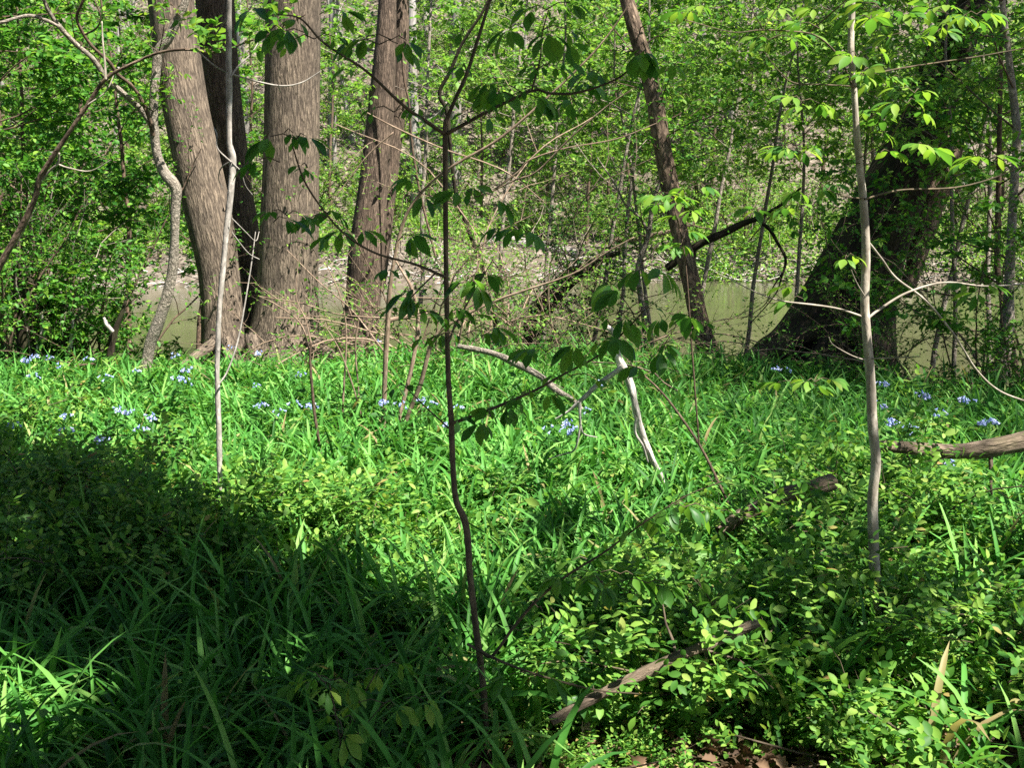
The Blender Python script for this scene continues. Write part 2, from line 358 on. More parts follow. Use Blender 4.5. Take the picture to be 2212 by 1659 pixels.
def leaf_out(rng, mb, nodes, tpl, size, m=0, spread=.9, up=1.0, pair=True, droop=-.15, cull=None):
    P = np.concatenate([a for a, b in nodes]); T = np.concatenate([b for a, b in nodes])
    if cull is not None:
        k = rng.random(len(P)) < cull; P, T = P[k], T[k]
    for sgn in ((1, -1) if pair else (1,)):
        s = np.cross(T, np.array([0, 0, 1.0]) + rng.normal(0, .4, T.shape)); s = norm(s) * sgn
        d = norm(T * rng.uniform(.2, .9, (len(T), 1)) + s * spread + rng.normal(0, .35, T.shape) + np.array([0, 0, droop]))
        nr = norm(np.array([0, 0, up]) + rng.normal(0, .45, T.shape))
        mb.leaves(tpl, P, d, nr, size * rng.uniform(.55, 1.25, len(P)), m, rng.uniform(.8, 1.2, len(P)))

def proto(name, seed, build):
    """a thing at the origin with trunk/stem and crown parts; build(rng, wood, leaf) fills them"""
    rng = np.random.default_rng(seed); wd, lf = MB(), MB()
    mw, ml, pn = build(rng, wd, lf)
    root = bpy.data.objects.new(name, None); COL.objects.link(root); root.empty_display_size = .2
    kids = [wd.build(pn, mw, root, bark=True), lf.build('crown', ml, root, smooth_=True)]
    return root, kids
USED = {}
def put(pr, loc, rz, sc, label=None, cat=None, group=None):
    root, kids = pr
    if root.name not in USED: USED[root.name] = 1; o = root
    else:
        o = root.copy(); COL.objects.link(o)
        for k in kids:
            c = k.copy(); COL.objects.link(c); c.parent = o
    o.location = loc; o.rotation_euler = (0, 0, rz); o.scale = (sc, sc, sc) if np.isscalar(sc) else sc
    return tag(o, label, cat, group)

def shrub_build(mleaf, h=2.6, stems=7, leafsize=.055, tpl=OVAL, wood='twig', cull=None, arch=-.06, wide=.55, r0=.02, gap=.05, kids=(7, 5)):
    def b(rng, wd, lf):
        nodes = []
        Q = dict(max=2, seg=(.22, .16, .12), wob=(.12, .16, .2), trop=(arch, .0, .03), kids=kids, start=(.22, .2), ang=(30, 65), ratio=(.42, .5), leafgap=gap, leaf_from=1)
        for i in range(stems):
            a = rng.random() * 6.28; tl = rng.uniform(.1, wide)
            d = (math.cos(a) * tl, math.sin(a) * tl, 1)
            grow(rng, wd, nodes, (math.cos(a) * .12, math.sin(a) * .12, -.1), d, h * rng.uniform(.65, 1.1), r0 * h / 2.6, 0, Q)
        leaf_out(rng, lf, nodes, tpl, leafsize, cull=cull)
        return M[wood], M[mleaf], 'stem'
    return b
def tree_build(mleaf, h=6.0, r=.06, leafsize=.07, first=.2, kids=16, blen=.36, tpl=OVAL, wood='twig', flat=.55, cull=None, lean=.06, gap=.055):
    def b(rng, wd, lf):
        nodes = []; n = 14
        P, _ = walk(rng, (0, 0, -.2), (rng.normal(0, lean), rng.normal(0, lean), 1), h, n, .06, .03)
        wd.tube(P, np.linspace(r, r * .2, n + 1), 8, lump=.03, rng=rng)
        Q = dict(max=2, seg=(.25, .2, .14), wob=(.1, .13, .18), trop=(.02, -.01, -.02), kids=(7, 6), start=(.2, .15), ang=(30, 60), ratio=(.5, .5), leafgap=gap, flat=flat, leaf_from=1)
        for t in first + (1 - first) * (np.arange(kids) + rng.random(kids)) / kids:
            i = min(int(t * n), n - 1); p = P[i] + (P[i + 1] - P[i]) * (t * n - i); a = rng.random() * 6.28
            d = np.array([math.cos(a), math.sin(a), rng.uniform(.05, .7)])
            grow(rng, wd, nodes, p, d, h * blen * (1.15 - .7 * t) * rng.uniform(.6, 1.2), r * .26 * (1.1 - .7 * t), 0, Q)
        leaf_out(rng, lf, nodes, tpl, leafsize, cull=cull)
        return M[wood], M[mleaf], 'trunk'
    return b
def hill_build(h=17, r=.24, cull=.5):
    def b(rng, wd, lf):
        nodes = []; n = 16
        P, _ = walk(rng, (0, 0, -.4), (rng.normal(0, .05), rng.normal(0, .05), 1), h, n, .03, .03)
        wd.tube(P, r * (np.linspace(1, .25, n + 1) + .35 * np.exp(-np.arange(n + 1) * 1.2)), 10, lump=.04, rng=rng)
        Q = dict(max=2, seg=(.5, .4, .3), wob=(.1, .14, .18), trop=(.04, .0, -.01), kids=(5, 4), start=(.25, .2), ang=(30, 60), ratio=(.45, .5), leafgap=.22, flat=.3, leaf_from=1)
        k = 15
        for t in .16 + .84 * (np.arange(k) + rng.random(k)) / k:
            i = min(int(t * n), n - 1); p = P[i] + (P[i + 1] - P[i]) * (t * n - i); a = rng.random() * 6.28
            grow(rng, wd, nodes, p, (math.cos(a), math.sin(a), rng.uniform(.1, .8)), rng.uniform(1.6, 4.2), r * .2, 0, Q)
        leaf_out(rng, lf, nodes, RHOMB, .16, cull=cull)
        return M['hillb'], M['far'], 'trunk'
    return b

ORD = ['first', 'second', 'third', 'fourth', 'fifth', 'sixth', 'seventh', 'eighth', 'ninth', 'tenth', 'eleventh', 'twelfth', 'thirteenth', 'fourteenth', 'fifteenth', 'sixteenth', 'seventeenth', 'eighteenth', 'nineteenth', 'twentieth']
PLACE = [(-9999, 330, 'beside the crooked grey stem'), (330, 740, 'behind the three joined trunks'), (740, 965, 'near the red-brown double trunk'),
         (965, 1420, 'between shaded buckeye and leaning trunk'), (1420, 1860, 'between leaning trunk and pale sapling'), (1860, 9999, 'right of the pale sapling')]
def label_by_place(items, head):
    """items [(object, u)]: gives each its own label by where it stands"""
    for a, b, pl in PLACE:
        g = sorted([x for x in items if a <= x[1] < b], key=lambda x: x[1])
        for i, (o, u) in enumerate(g):
            hd = head(o) if callable(head) else head
            o['label'] = f'{hd} {pl}' + (f', {ORD[i]} from left' if len(g) > 1 else '')
def u_of(x, y): return 1106 + x / (y * math.cos(PITCH)) * FPX

# ------------------------------------------------------------------ hillside trees
rng = np.random.default_rng(5)
HT = [proto('hillside_tree', 11 + i, hill_build(*a)) for i, a in enumerate([(18, .26, .45), (15, .17, .6), (20, .33, .4), (12, .11, .75)])]
spots = [(60, 47, 3), (135, 44, 1), (205, 52, 0), (265, 46, 3), (300, 57, 2), (420, 50, 1), (548, 48, 1), (722, 46, 1), (745, 58, 0), (706, 63, 3), (905, 43, 0), (985, 45, 2), (868, 55, 1),
         (940, 62, 1), (1060, 60, 2), (1105, 56, 0), (1150, 64, 3), (1235, 59, 0), (1302, 54, 1), (1340, 66, 2), (1420, 62, 0), (1505, 58, 1), (1560, 50, 0), (1580, 66, 1), (1735, 60, 0),
         (1785, 62, 1), (1640, 70, 2), (1850, 54, 1), (1925, 50, 2), (2010, 60, 0), (2060, 46, 1), (2120, 53, 0), (2185, 48, 2), (2290, 52, 0), (-80, 52, 1), (820, 70, 2), (640, 66, 1), (1200, 72, 0), (460, 55, 3), (690, 50, 3), (770, 48, 3), (885, 58, 3), (925, 52, 3), (1035, 51, 3), (1130, 54, 3), (1275, 50, 3), (1370, 53, 3), (1480, 49, 3), (1525, 54, 3), (1610, 56, 3), (1675, 51, 3), (1755, 54, 3), (1960, 56, 3), (2090, 52, 3)]
its = []
for i, (u, y, k) in enumerate(spots):
    x = (u - 1106) / FPX * y; o = put(HT[k], (x, y, hz(x, y)), rng.random() * 6.28, rng.uniform(.85, 1.15), None, 'tree', 'grey trees on the hillside across the river')
    its.append((o, u))
label_by_place(its, 'grey hillside tree across the river')

# far bank shrubs and small trees
FS = [proto('riverside_shrub', 31 + i, shrub_build('far', h=h, stems=s, leafsize=.085, tpl=RHOMB, cull=.8)) for i, (h, s) in enumerate([(2.6, 8), (3.4, 7), (1.8, 9)])]
FT = [proto('riverside_tree', 41 + i, tree_build('far', h=h, r=.08, leafsize=.125, tpl=RHOMB, kids=22, cull=.9, gap=.1, blen=.36)) for i, h in enumerate([7.5, 9.5])]
its = []
for i in range(40):
    u = -60 + i * 59 + rng.uniform(-25, 25); y = rng.uniform(35.2, 44)
    if 960 < u < 1300 and y < 38.5: y += 4
    x = (u - 1106) / FPX * y
    its.append((put(FS[i % 3], (x, y, hz(x, y)), rng.random() * 6.28, rng.uniform(.7, 1.25), None, 'shrub', 'green shrubs along the far bank'), u))
label_by_place(its, 'bright green shrub on the far bank')
its = []
for u, y, k in [(20, 36, 0), (110, 39, 1), (215, 37, 0), (300, 41, 1), (430, 38, 0), (545, 36.5, 1), (720, 40, 0), (1040, 43, 1), (1180, 41, 0), (980, 46, 1), (1090, 48, 0), (1210, 47, 1), (1310, 46, 1), (1420, 49, 0), (1530, 47, 1), (1680, 48, 1), (640, 45, 0), (900, 50, 1), (1265, 38.5, 1), (1360, 40, 0), (1500, 42, 0), (1600, 44, 1), (1760, 41, 1), (1900, 38, 0), (2050, 40, 1), (2150, 37, 0), (2240, 39, 1)]:
    x = (u - 1106) / FPX * y
    its.append((put(FT[k], (x, y, hz(x, y)), rng.random() * 6.28, rng.uniform(.8, 1.15), None, 'tree', 'small leafy trees on the far bank'), u))
label_by_place(its, 'small leafy tree on the far bank')

# hillside undergrowth and brush (nobody could count it)
mb = MB(); N = 8600
ys = 33.9 + 34 * rng.random(N) ** 1.5; xs = (rng.random(N) - .5) * ys * 1.12
keep = vnoise(xs * .5, ys * .5, 4) + rng.normal(0, .3, N) > -.12; xs, ys = xs[keep], ys[keep]
keep = ~((ys < 37.2) & (np.abs(u_of(xs, ys) - 1145) < 120)); xs, ys = xs[keep], ys[keep]
for x, y in zip(xs, ys):
    k = rng.integers(16, 46); c = np.array([x, y, hz(x, y) + .1]); sp = rng.uniform(.2, .6)
    P = c + rng.normal(0, 1, (k, 3)) * (sp, sp, sp * .55) + (0, 0, sp * .6)
    mb.leaves(RHOMB, P, rng.normal(0, 1, (k, 3)) * (1, 1, .4), rng.normal(0, .5, (k, 3)) + (0, 0, 1), rng.uniform(.07, .17, k))
tag(mb.build('undergrowth', M['far']), 'low green undergrowth on the far bank and hillside', 'undergrowth', kind='stuff')
mb = MB(); N = 5200
ys = 33.4 + 30 * rng.random(N) ** 1.2; xs = (rng.random(N) - .5) * ys * 1.12
for x, y in zip(xs, ys):
    d = rng.normal(0, 1, 3) * (1, .8, .55) + (0, 0, .25); L = rng.uniform(.4, 2.2)
    P, _ = walk(rng, (x, y, hz(x, y)), d, L, 3, .12, 0); mb.tube(P, np.linspace(rng.uniform(.006, .022), .004, 4), 3, cap=False)
tag(mb.build('brush', bark_mat('dry brush', (.2, .16, .13), (.5, .43, .36), 20, .3, 0), bark=True), 'dry tan brush and dead sticks on the hillside', 'brush', kind='stuff')

# ------------------------------------------------------------------ big trees of the near bank
def trunk(mb, rows, Y, Y2=None, sides=20, lump=.02, seed=1, per=8, m=0):
    P, r = pathpx(rows, Y, Y2, per); mb.tube(P, r, sides, m, lump=lump, rng=np.random.default_rng(seed)); return P, r
def base_of(u, v, Y):
    p = at(u, v, Y); return (p[0], Y, hz(p[0], Y))

t = thing('riverbank_tree', base_of(545, 760, 10.4), 'huge brown tree of three joined furrowed trunks at the edge of the grass', 'tree')
mb = MB(); trunk(mb, [(500, 835, 180), (495, 790, 148), (489, 740, 110), (475, 600, 92), (455, 490, 97), (436, 400, 100), (411, 280, 99), (396, 200, 98), (381, 100, 97), (369, 0, 94), (350, -150, 92), (320, -420, 88), (280, -800, 76)], 10.35, 10.9, 36, .016, 3)
tag(mb.build('trunk', M['bigbark'], t, bark=True), 'brown trunk leaning left')
mb = MB(); trunk(mb, [(610, 835, 250), (613, 790, 212), (617, 740, 166), (621, 660, 136), (622, 600, 131), (625, 500, 128), (630, 300, 121), (634, 0, 118), (640, -200, 112), (650, -800, 96)], 10.3, 10.5, 36, .014, 4)
tag(mb.build('trunk', M['bigbark'], t, bark=True), 'broad upright trunk with furrowed bark')
mb = MB(); trunk(mb, [(560, 800, 90), (552, 740, 76), (540, 640, 72), (524, 500, 72), (507, 400, 74), (481, 200, 76), (465, 0, 80), (452, -150, 78), (430, -800, 66)], 10.95, 11.4, 26, .02, 5)
tag(mb.build('trunk', M['redbark'], t, bark=True), 'darker trunk behind, in the shade')
for rows in [[(470, 730, 50), (440, 752, 44), (415, 770, 32), (390, 785, 18)], [(545, 725, 60), (550, 750, 52), (556, 775, 36), (560, 800, 20)], [(660, 725, 60), (690, 748, 48), (720, 765, 34), (755, 780, 16)], [(610, 735, 70), (620, 760, 60), (630, 785, 40), (640, 805, 20)], [(490, 735, 60), (495, 765, 52), (500, 790, 34), (505, 810, 18)]]:
    mb = MB(); trunk(mb, [(u, v + 6, q * .6) for u, v, q in rows], 10.15, 9.75, 12, .1, int(rows[0][0])); mb.build('root', M['bigbark'], t, bark=True)
reloc(t)

t = thing('double_trunk_tree', base_of(785, 690, 12.6), 'red-brown tree with two joined stems on the river bank behind the tan canes', 'tree')
mb = MB(); trunk(mb, [(768, 880, 130), (773, 740, 92), (783, 660, 74), (791, 550, 76), (806, 400, 64), (822, 250, 58), (833, 100, 47), (837, 0, 40), (842, -150, 38), (850, -500, 32)], 12.6, 12.8, 22, .02, 6)
mb.build('trunk', M['redbark'], t, bark=True)
mb = MB(); trunk(mb, [(812, 620, 40), (830, 480, 38), (845, 350, 36), (858, 250, 34), (865, 150, 34), (866, 50, 36), (866, -100, 36), (868, -500, 30)], 12.85, 13.1, 18, .02, 7)
mb.build('trunk', M['redbark'], t, bark=True)
mb = MB(); trunk(mb, [(868, 100, 5), (873, 170, 5), (884, 225, 5), (889, 300, 5), (904, 400, 6), (925, 490, 5), (942, 560, 5)], 12.3, 12.2, 5, 0, 8)
mb.build('hanging_vine', M['twig'], t, bark=True)
reloc(t)

t = thing('leaning_tree', base_of(1532, 775, 11.2), 'slim brown tree leaning left over the river, beyond the white dead branch', 'tree')
mb = MB(); trunk(mb, [(1545, 815, 58), (1534, 770, 46), (1512, 700, 42), (1491, 600, 40), (1468, 500, 38), (1446, 400, 38), (1428, 300, 37), (1411, 200, 37), (1383, 100, 35), (1354, 0, 32), (1325, -110, 30), (1270, -400, 26)], 11.2, 11.2, 18, .03, 9)
mb.build('trunk', M['leanbark'], t, bark=True)
mb = MB(); rl = np.random.default_rng(77); nodes = []
Q = dict(max=1, seg=(.2, .14), wob=(.1, .15), trop=(.03, 0), kids=(6,), start=(.2,), ang=(30, 60), ratio=(.5,), leafgap=.08, leaf_from=0)
P, r = pathpx([(1446, 400, 38), (1428, 300, 37), (1411, 200, 37), (1383, 100, 35), (1354, 0, 32)], 11.2)
for i in range(2, len(P), 2):
    grow(rl, mb, nodes, P[i], side(rl, np.array([0, 0, 1.0]), R(70)), rl.uniform(.5, 1.3), .008, 0, Q)
tw = mb.build('twig', M['twig'], t, bark=True); mb = MB(); leaf_out(rl, mb, nodes, OVAL, .06); mb.build('crown', M['shrub'], t)
reloc(t)

t = thing('mossy_tree', base_of(1800, 775, 10.6), 'massive dark mossy tree leaning right with a broad flared base by the water', 'tree')
mb = MB(); trunk(mb, [(1765, 850, 380), (1780, 800, 310), (1795, 755, 255), (1826, 660, 196), (1862, 560, 166), (1906, 460, 150), (1948, 370, 136), (1990, 270, 120), (2035, 160, 104), (2070, 60, 98), (2090, 0, 95), (2130, -150, 92), (2200, -500, 90)], 10.7, 11.4, 40, .06, 10)
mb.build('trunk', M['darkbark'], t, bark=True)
mb = MB(); trunk(mb, [(1955, 640, 30), (1985, 540, 44), (2010, 450, 52), (2035, 380, 56), (2060, 300, 46)], 11.0, 11.3, 14, .03, 12)
mb.build('limb', M['leanbark'], t, bark=True)
for rows in [[(1740, 720, 60), (1690, 748, 46), (1650, 768, 34), (1610, 790, 20)], [(1790, 730, 60), (1770, 770, 50), (1745, 800, 34), (1735, 830, 20)], [(1860, 720, 60), (1890, 760, 46), (1915, 790, 34), (1940, 820, 18)]]:
    mb = MB(); trunk(mb, rows, 10.3, 9.75, 12, .1, int(rows[0][0])); mb.build('root', M['darkbark'], t, bark=True)
rl = np.random.default_rng(90); lf = MB(); P0, r0 = pathpx([(1822, 660, 210), (1856, 560, 180), (1900, 460, 165), (1944, 370, 150), (1988, 270, 132), (2035, 160, 112), (2070, 60, 104), (2090, 0, 100)], 10.78, 11.2, 20)
ii = rl.integers(len(P0) // 4, len(P0), 130); aa = rl.uniform(math.pi * .95, math.pi * 2.05, 130)
C = P0[ii] + np.stack([np.cos(aa), np.sin(aa), rl.normal(0, .1, 130)], -1) * (r0[ii] * rl.uniform(1.02, 1.7, 130))[:, None]
P = np.repeat(C, 6, 0) + rl.normal(0, .08, (130 * 6, 3)); lf.leaves(OVAL, P, rl.normal(0, 1, P.shape) - (0, .4, .3), rl.normal(0, .5, P.shape) + (0, -.3, 1), rl.uniform(.04, .085, len(P)))
lf.build('vine_leaves', M['shrub'], t)
reloc(t)

t = thing('pale_tree', base_of(2158, 835, 8.9), 'slender grey tree standing at the right edge of the river view', 'tree')
mb = MB(); trunk(mb, [(2152, 880, 34), (2158, 830, 30), (2168, 760, 32), (2176, 690, 30), (2179, 640, 22), (2185, 500, 19), (2192, 380, 18), (2196, 280, 17), (2182, 150, 15), (2165, 0, 13), (2150, -200, 12)], 8.9, 9.0, 12, .03, 13)
mb.build('trunk', M['greyb'], t, bark=True)
rl = np.random.default_rng(78); nodes = []; mb = MB(); lf = MB()
P, r = pathpx([(2176, 690, 30), (2185, 500, 24), (2196, 280, 24), (2165, 0, 20), (2150, -200, 18)], 8.95)
Q = dict(max=2, seg=(.2, .14, .1), wob=(.1, .15, .18), trop=(.02, 0, 0), kids=(5, 4), start=(.2, .2), ang=(30, 60), ratio=(.5, .5), leafgap=.07, leaf_from=1, flat=.4)
for i in range(2, len(P), 2):
    grow(rl, mb, nodes, P[i], side(rl, np.array([0, 0, 1.0]), R(60)), rl.uniform(.5, 1.2), .009, 0, Q)
mb.build('branch', M['twig'], t, bark=True); leaf_out(rl, lf, nodes, OVAL, .055); lf.build('crown', M['shrub'], t)
reloc(t)

t = thing('crooked_tree', base_of(318, 790, 9.2), 'crooked grey tree with rough bark and a sharp elbow in its stem', 'tree')
mb = MB(); trunk(mb, [(308, 830, 30), (316, 785, 26), (325, 740, 26), (341, 700, 26), (361, 640, 22), (372, 585, 21), (377, 520, 20), (379, 450, 21), (381, 412, 24), (372, 393, 24), (353, 370, 22), (338, 325, 19), (332, 240, 20), (336, 165, 20), (343, 112, 21), (364, 82, 20), (388, 32, 17), (401, 0, 15), (420, -90, 13), (450, -300, 11)], 9.2, 9.0, 14, .05, 14)
mb.build('trunk', M['greyb'], t, bark=True)
mb = MB(); trunk(mb, [(331, 272, 15), (300, 232, 14), (260, 196, 13), (228, 166, 12), (200, 126, 11), (165, 95, 11), (135, 64, 10), (112, 35, 9), (95, 0, 8), (70, -70, 7)], 9.1, 8.6, 9, .05, 15)
trunk(mb, [(128, 57, 8), (95, 41, 8), (65, 33, 8), (35, 38, 7), (0, 48, 7), (-60, 60, 6)], 8.66, 8.4, 7, .04, 16)
tag(mb.build('branch', M['greyb'], t, bark=True), 'pale forked branch reaching up to the left')
mb = MB(); trunk(mb, [(331, 292, 10), (318, 242, 9), (290, 190, 8), (255, 160, 8), (235, 132, 8), (202, 102, 7), (182, 75, 7), (166, 36, 7), (182, -5, 6), (200, -60, 5)], 9.05, 8.6, 7, .04, 17)
trunk(mb, [(183, 74, 4), (208, 60, 4), (217, 35, 3), (205, 0, 3)], 8.7, 8.6, 5, 0, 18)
tag(mb.build('branch', M['twig'], t, bark=True), 'dark thin branch')
mb = MB(); lf = MB(); nodes = []; rl = np.random.default_rng(79)
for (u, v) in [(332, 240), (343, 112), (388, 32), (228, 166), (300, 232), (165, 95), (112, 35)]:
    for _ in range(2): grow(rl, mb, nodes, at(u, v, 8.95), side(rl, np.array([0, 0, 1.0]), R(55)), rl.uniform(.3, .7), .005, 0, dict(max=1, seg=(.12, .1), wob=(.12, .16), trop=(.02, 0), kids=(5,), start=(.2,), ang=(30, 60), ratio=(.5,), leafgap=.06, leaf_from=0))
mb.build('twig', M['twig'], t, bark=True); leaf_out(rl, lf, nodes, OVAL, .055, cull=.6); lf.build('crown', M['bright'], t)
reloc(t)

t = thing('arching_tree', base_of(-60, 800, 7.6), 'thin dark tree arching in from the left edge across the crooked stem', 'tree')
mb = MB(); trunk(mb, [(-75, 830, 20), (-40, 680, 17), (-8, 590, 15), (30, 520, 14), (62, 460, 13), (78, 420, 12), (86, 385, 13), (110, 345, 11), (146, 290, 9), (190, 225, 9), (228, 170, 8), (280, 140, 7), (340, 114, 6), (400, 106, 6), (470, 112, 5), (520, 95, 4), (600, 65, 3), (660, 30, 3)], 7.6, 7.0, 9, .03, 19)
mb.build('trunk', M['leanbark'], t, bark=True)
mb = MB(); trunk(mb, [(80, 400, 6), (108, 368, 6), (125, 353, 5), (128, 330, 4)], 7.4, 7.3, 6, .03, 20); mb.build('branch', M['paleb'], t, bark=True); mb = MB(); trunk(mb, [(124, 354, 4), (150, 363, 4), (195, 369, 3), (240, 345, 2)], 7.35, 7.2, 5, 0, 21)
mb.build('branch', M['paleb'], t, bark=True); mb = MB(); trunk(mb, [(228, 170, 6), (226, 130, 5), (222, 90, 4), (220, 45, 3)], 7.2, 7.2, 5, 0, 22); mb.build('branch', M['paleb'], t, bark=True); mb = MB(); trunk(mb, [(190, 225, 3), (230, 195, 3), (250, 150, 2)], 7.25, 7.3, 5, 0, 22)
mb.build('branch', M['paleb'], t, bark=True)
mb = MB(); lf = MB(); nodes = []; rl = np.random.default_rng(80)
for (u, v) in [(400, 106), (470, 112), (520, 95), (600, 65), (440, 108), (570, 78), (640, 45)]:
    grow(rl, mb, nodes, at(u, v, 7.05), side(rl, np.array([.5, 0, .6]), R(50)), rl.uniform(.15, .35), .003, 0, dict(max=1, seg=(.08, .08), wob=(.12, .16), trop=(.02, 0), kids=(4,), start=(.2,), ang=(30, 60), ratio=(.5,), leafgap=.05, leaf_from=0))
mb.build('twig', M['pinkb'], t, bark=True); leaf_out(rl, lf, nodes, OVALF, .06); lf.build('crown', M['bright'], t)
reloc(t)

t = thing('slim_tree', base_of(1392, 790, 11.6), 'slim grey forked tree in front of the river, just left of the leaning trunk', 'tree')
mb = MB(); trunk(mb, [(1393, 800, 15), (1390, 740, 13), (1392, 690, 13), (1384, 640, 12), (1378, 580, 12), (1392, 535, 12), (1402, 500, 11), (1410, 440, 10), (1428, 385, 8), (1440, 330, 6), (1470, 250, 4)], 11.6, 11.6, 9, .04, 23)
trunk(mb, [(1402, 505, 8), (1382, 470, 6), (1350, 440, 5), (1330, 400, 4), (1290, 340, 3)], 11.6, 11.3, 7, .03, 24)
mb.build('trunk', M['greyb'], t, bark=True)
mb = MB(); lf = MB(); nodes = []; rl = np.random.default_rng(81)
P, r = pathpx([(1378, 580, 12), (1402, 500, 11), (1428, 385, 8), (1470, 250, 4)], 11.6)
for i in range(0, len(P), 1):
    grow(rl, mb, nodes, P[i], side(rl, np.array([0, 0, 1.0]), R(60)), rl.uniform(.4, 1.0), .006, 0, dict(max=1, seg=(.14, .1), wob=(.12, .16), trop=(.02, 0), kids=(6,), start=(.2,), ang=(30, 60), ratio=(.5,), leafgap=.07, leaf_from=0))
mb.build('twig', M['twig'], t, bark=True); leaf_out(rl, lf, nodes, OVAL, .05, cull=.7); lf.build('crown', M['shrub'], t)
reloc(t)

t = thing('waterside_bush', base_of(1110, 760, 12.0), 'dark small-leaved bush with leaning trunk at the water behind the shaded buckeye', 'bush')
mb = MB(); trunk(mb, [(1080, 790, 46), (1110, 755, 44), (1142, 720, 42), (1165, 680, 42), (1192, 640, 42), (1228, 602, 36), (1262, 582, 28), (1300, 560, 16), (1340, 545, 8)], 12.0, 12.2, 14, .06, 25)
trunk(mb, [(1094, 770, 20), (1112, 720, 18), (1098, 690, 16), (1080, 648, 14), (1052, 600, 12), (1030, 545, 10), (1006, 482, 9), (986, 425, 8), (974, 330, 8), (966, 242, 9), (949, 202, 8), (974, 150, 8), (1000, 90, 7), (1045, 20, 6), (1080, -60, 5)], 12.0, 11.4, 10, .05, 26)
trunk(mb, [(1080, 780, 14), (1075, 720, 12), (1062, 670, 9), (1050, 640, 7)], 12.0, 11.9, 8, .04, 27)
mb.build('trunk', M['darkbark'], t, bark=True)
mb = MB(); lf = MB(); nodes = []; rl = np.random.default_rng(82)
for i in range(26):
    u, v = rl.choice([(1142, 720), (1165, 680), (1192, 640), (1228, 602), (1120, 750), (1080, 660)]) if False else [(1142, 720), (1165, 680), (1192, 640), (1228, 602), (1120, 750), (1262, 582)][i % 6]
    a = rl.uniform(-.3, 1.0)
    grow(rl, mb, nodes, at(u, v, 12.0), (rl.normal(.35, .5), rl.normal(0, .4), rl.normal(.15, .55)), rl.uniform(.5, 1.1), .009, 0, dict(max=2, seg=(.14, .1, .08), wob=(.14, .18, .2), trop=(-.03, 0, 0), kids=(6, 5), start=(.15, .15), ang=(30, 70), ratio=(.5, .5), leafgap=.05, leaf_from=1))
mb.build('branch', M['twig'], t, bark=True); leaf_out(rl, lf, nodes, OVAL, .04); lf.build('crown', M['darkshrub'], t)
reloc(t)

t = thing('fallen_snag', base_of(1490, 620, 12.2), 'dark broken snag with drooping branches over the river beside the leaning trunk', 'snag')
mb = MB(); trunk(mb, [(1440, 580, 14.8), (1485, 545, 17.8), (1525, 520, 17.8), (1565, 503, 16.3), (1605, 482, 14.1), (1640, 470, 10.4), (1690, 440, 6.7), (1730, 405, 4.4)], 12.0, 11.6, 10, .06, 28)
trunk(mb, [(1636, 474, 8.1), (1662, 495, 8.1), (1680, 525, 7.4), (1697, 560, 6.7), (1688, 600, 4.4), (1672, 640, 3.0), (1620, 700, 2.2)], 11.7, 11.5, 8, .06, 29)
trunk(mb, [(1690, 590, 3.7), (1670, 620, 3.0), (1650, 660, 2.2), (1600, 690, 1.5)], 11.5, 11.4, 5, 0, 30)
trunk(mb, [(1500, 535, 10.4), (1496, 580, 8.9), (1490, 640, 8.9), (1492, 700, 8.9)], 12.0, 12.0, 8, .05, 30)
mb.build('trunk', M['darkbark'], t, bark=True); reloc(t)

# left bank broken stems
for nm, lab, rows, rows2, Y in [
    ('dead_stump', 'dark splintered stump with torn pale wood among leaves at the left edge', [(70, 800, 50), (62, 720, 46), (55, 640, 44), (46, 590, 34), (38, 560, 16)], [(78, 770, 12), (90, 735, 14), (94, 700, 10), (88, 675, 4)], 9.7),
    ('dead_stump', 'smaller dark twisted stump between the splintered stump and the crooked stem', [(150, 790, 26), (148, 730, 28), (140, 680, 26), (132, 640, 16)], [(150, 760, 8), (155, 720, 8), (158, 690, 3)], 9.6),
    ('dead_stump', 'broken pale-tipped stub with bright white torn end in front of the river', [(238, 800, 16), (241, 750, 15), (248, 715, 14), (262, 680, 10), (272, 650, 7)], [(243, 716, 10), (232, 702, 10), (224, 686, 5)], 9.3)]:
    t = thing(nm, base_of(rows[0][0], rows[0][1], Y), lab, 'stump', 'broken stumps on the left bank')
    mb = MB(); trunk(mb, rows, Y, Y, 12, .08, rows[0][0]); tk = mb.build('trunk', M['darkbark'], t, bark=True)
    mb = MB(); trunk(mb, rows2, Y - .06, Y - .1, 8, .1, rows[0][0] + 1); mb.build('torn_wood', M['dead'], tk, bark=True); reloc(t)

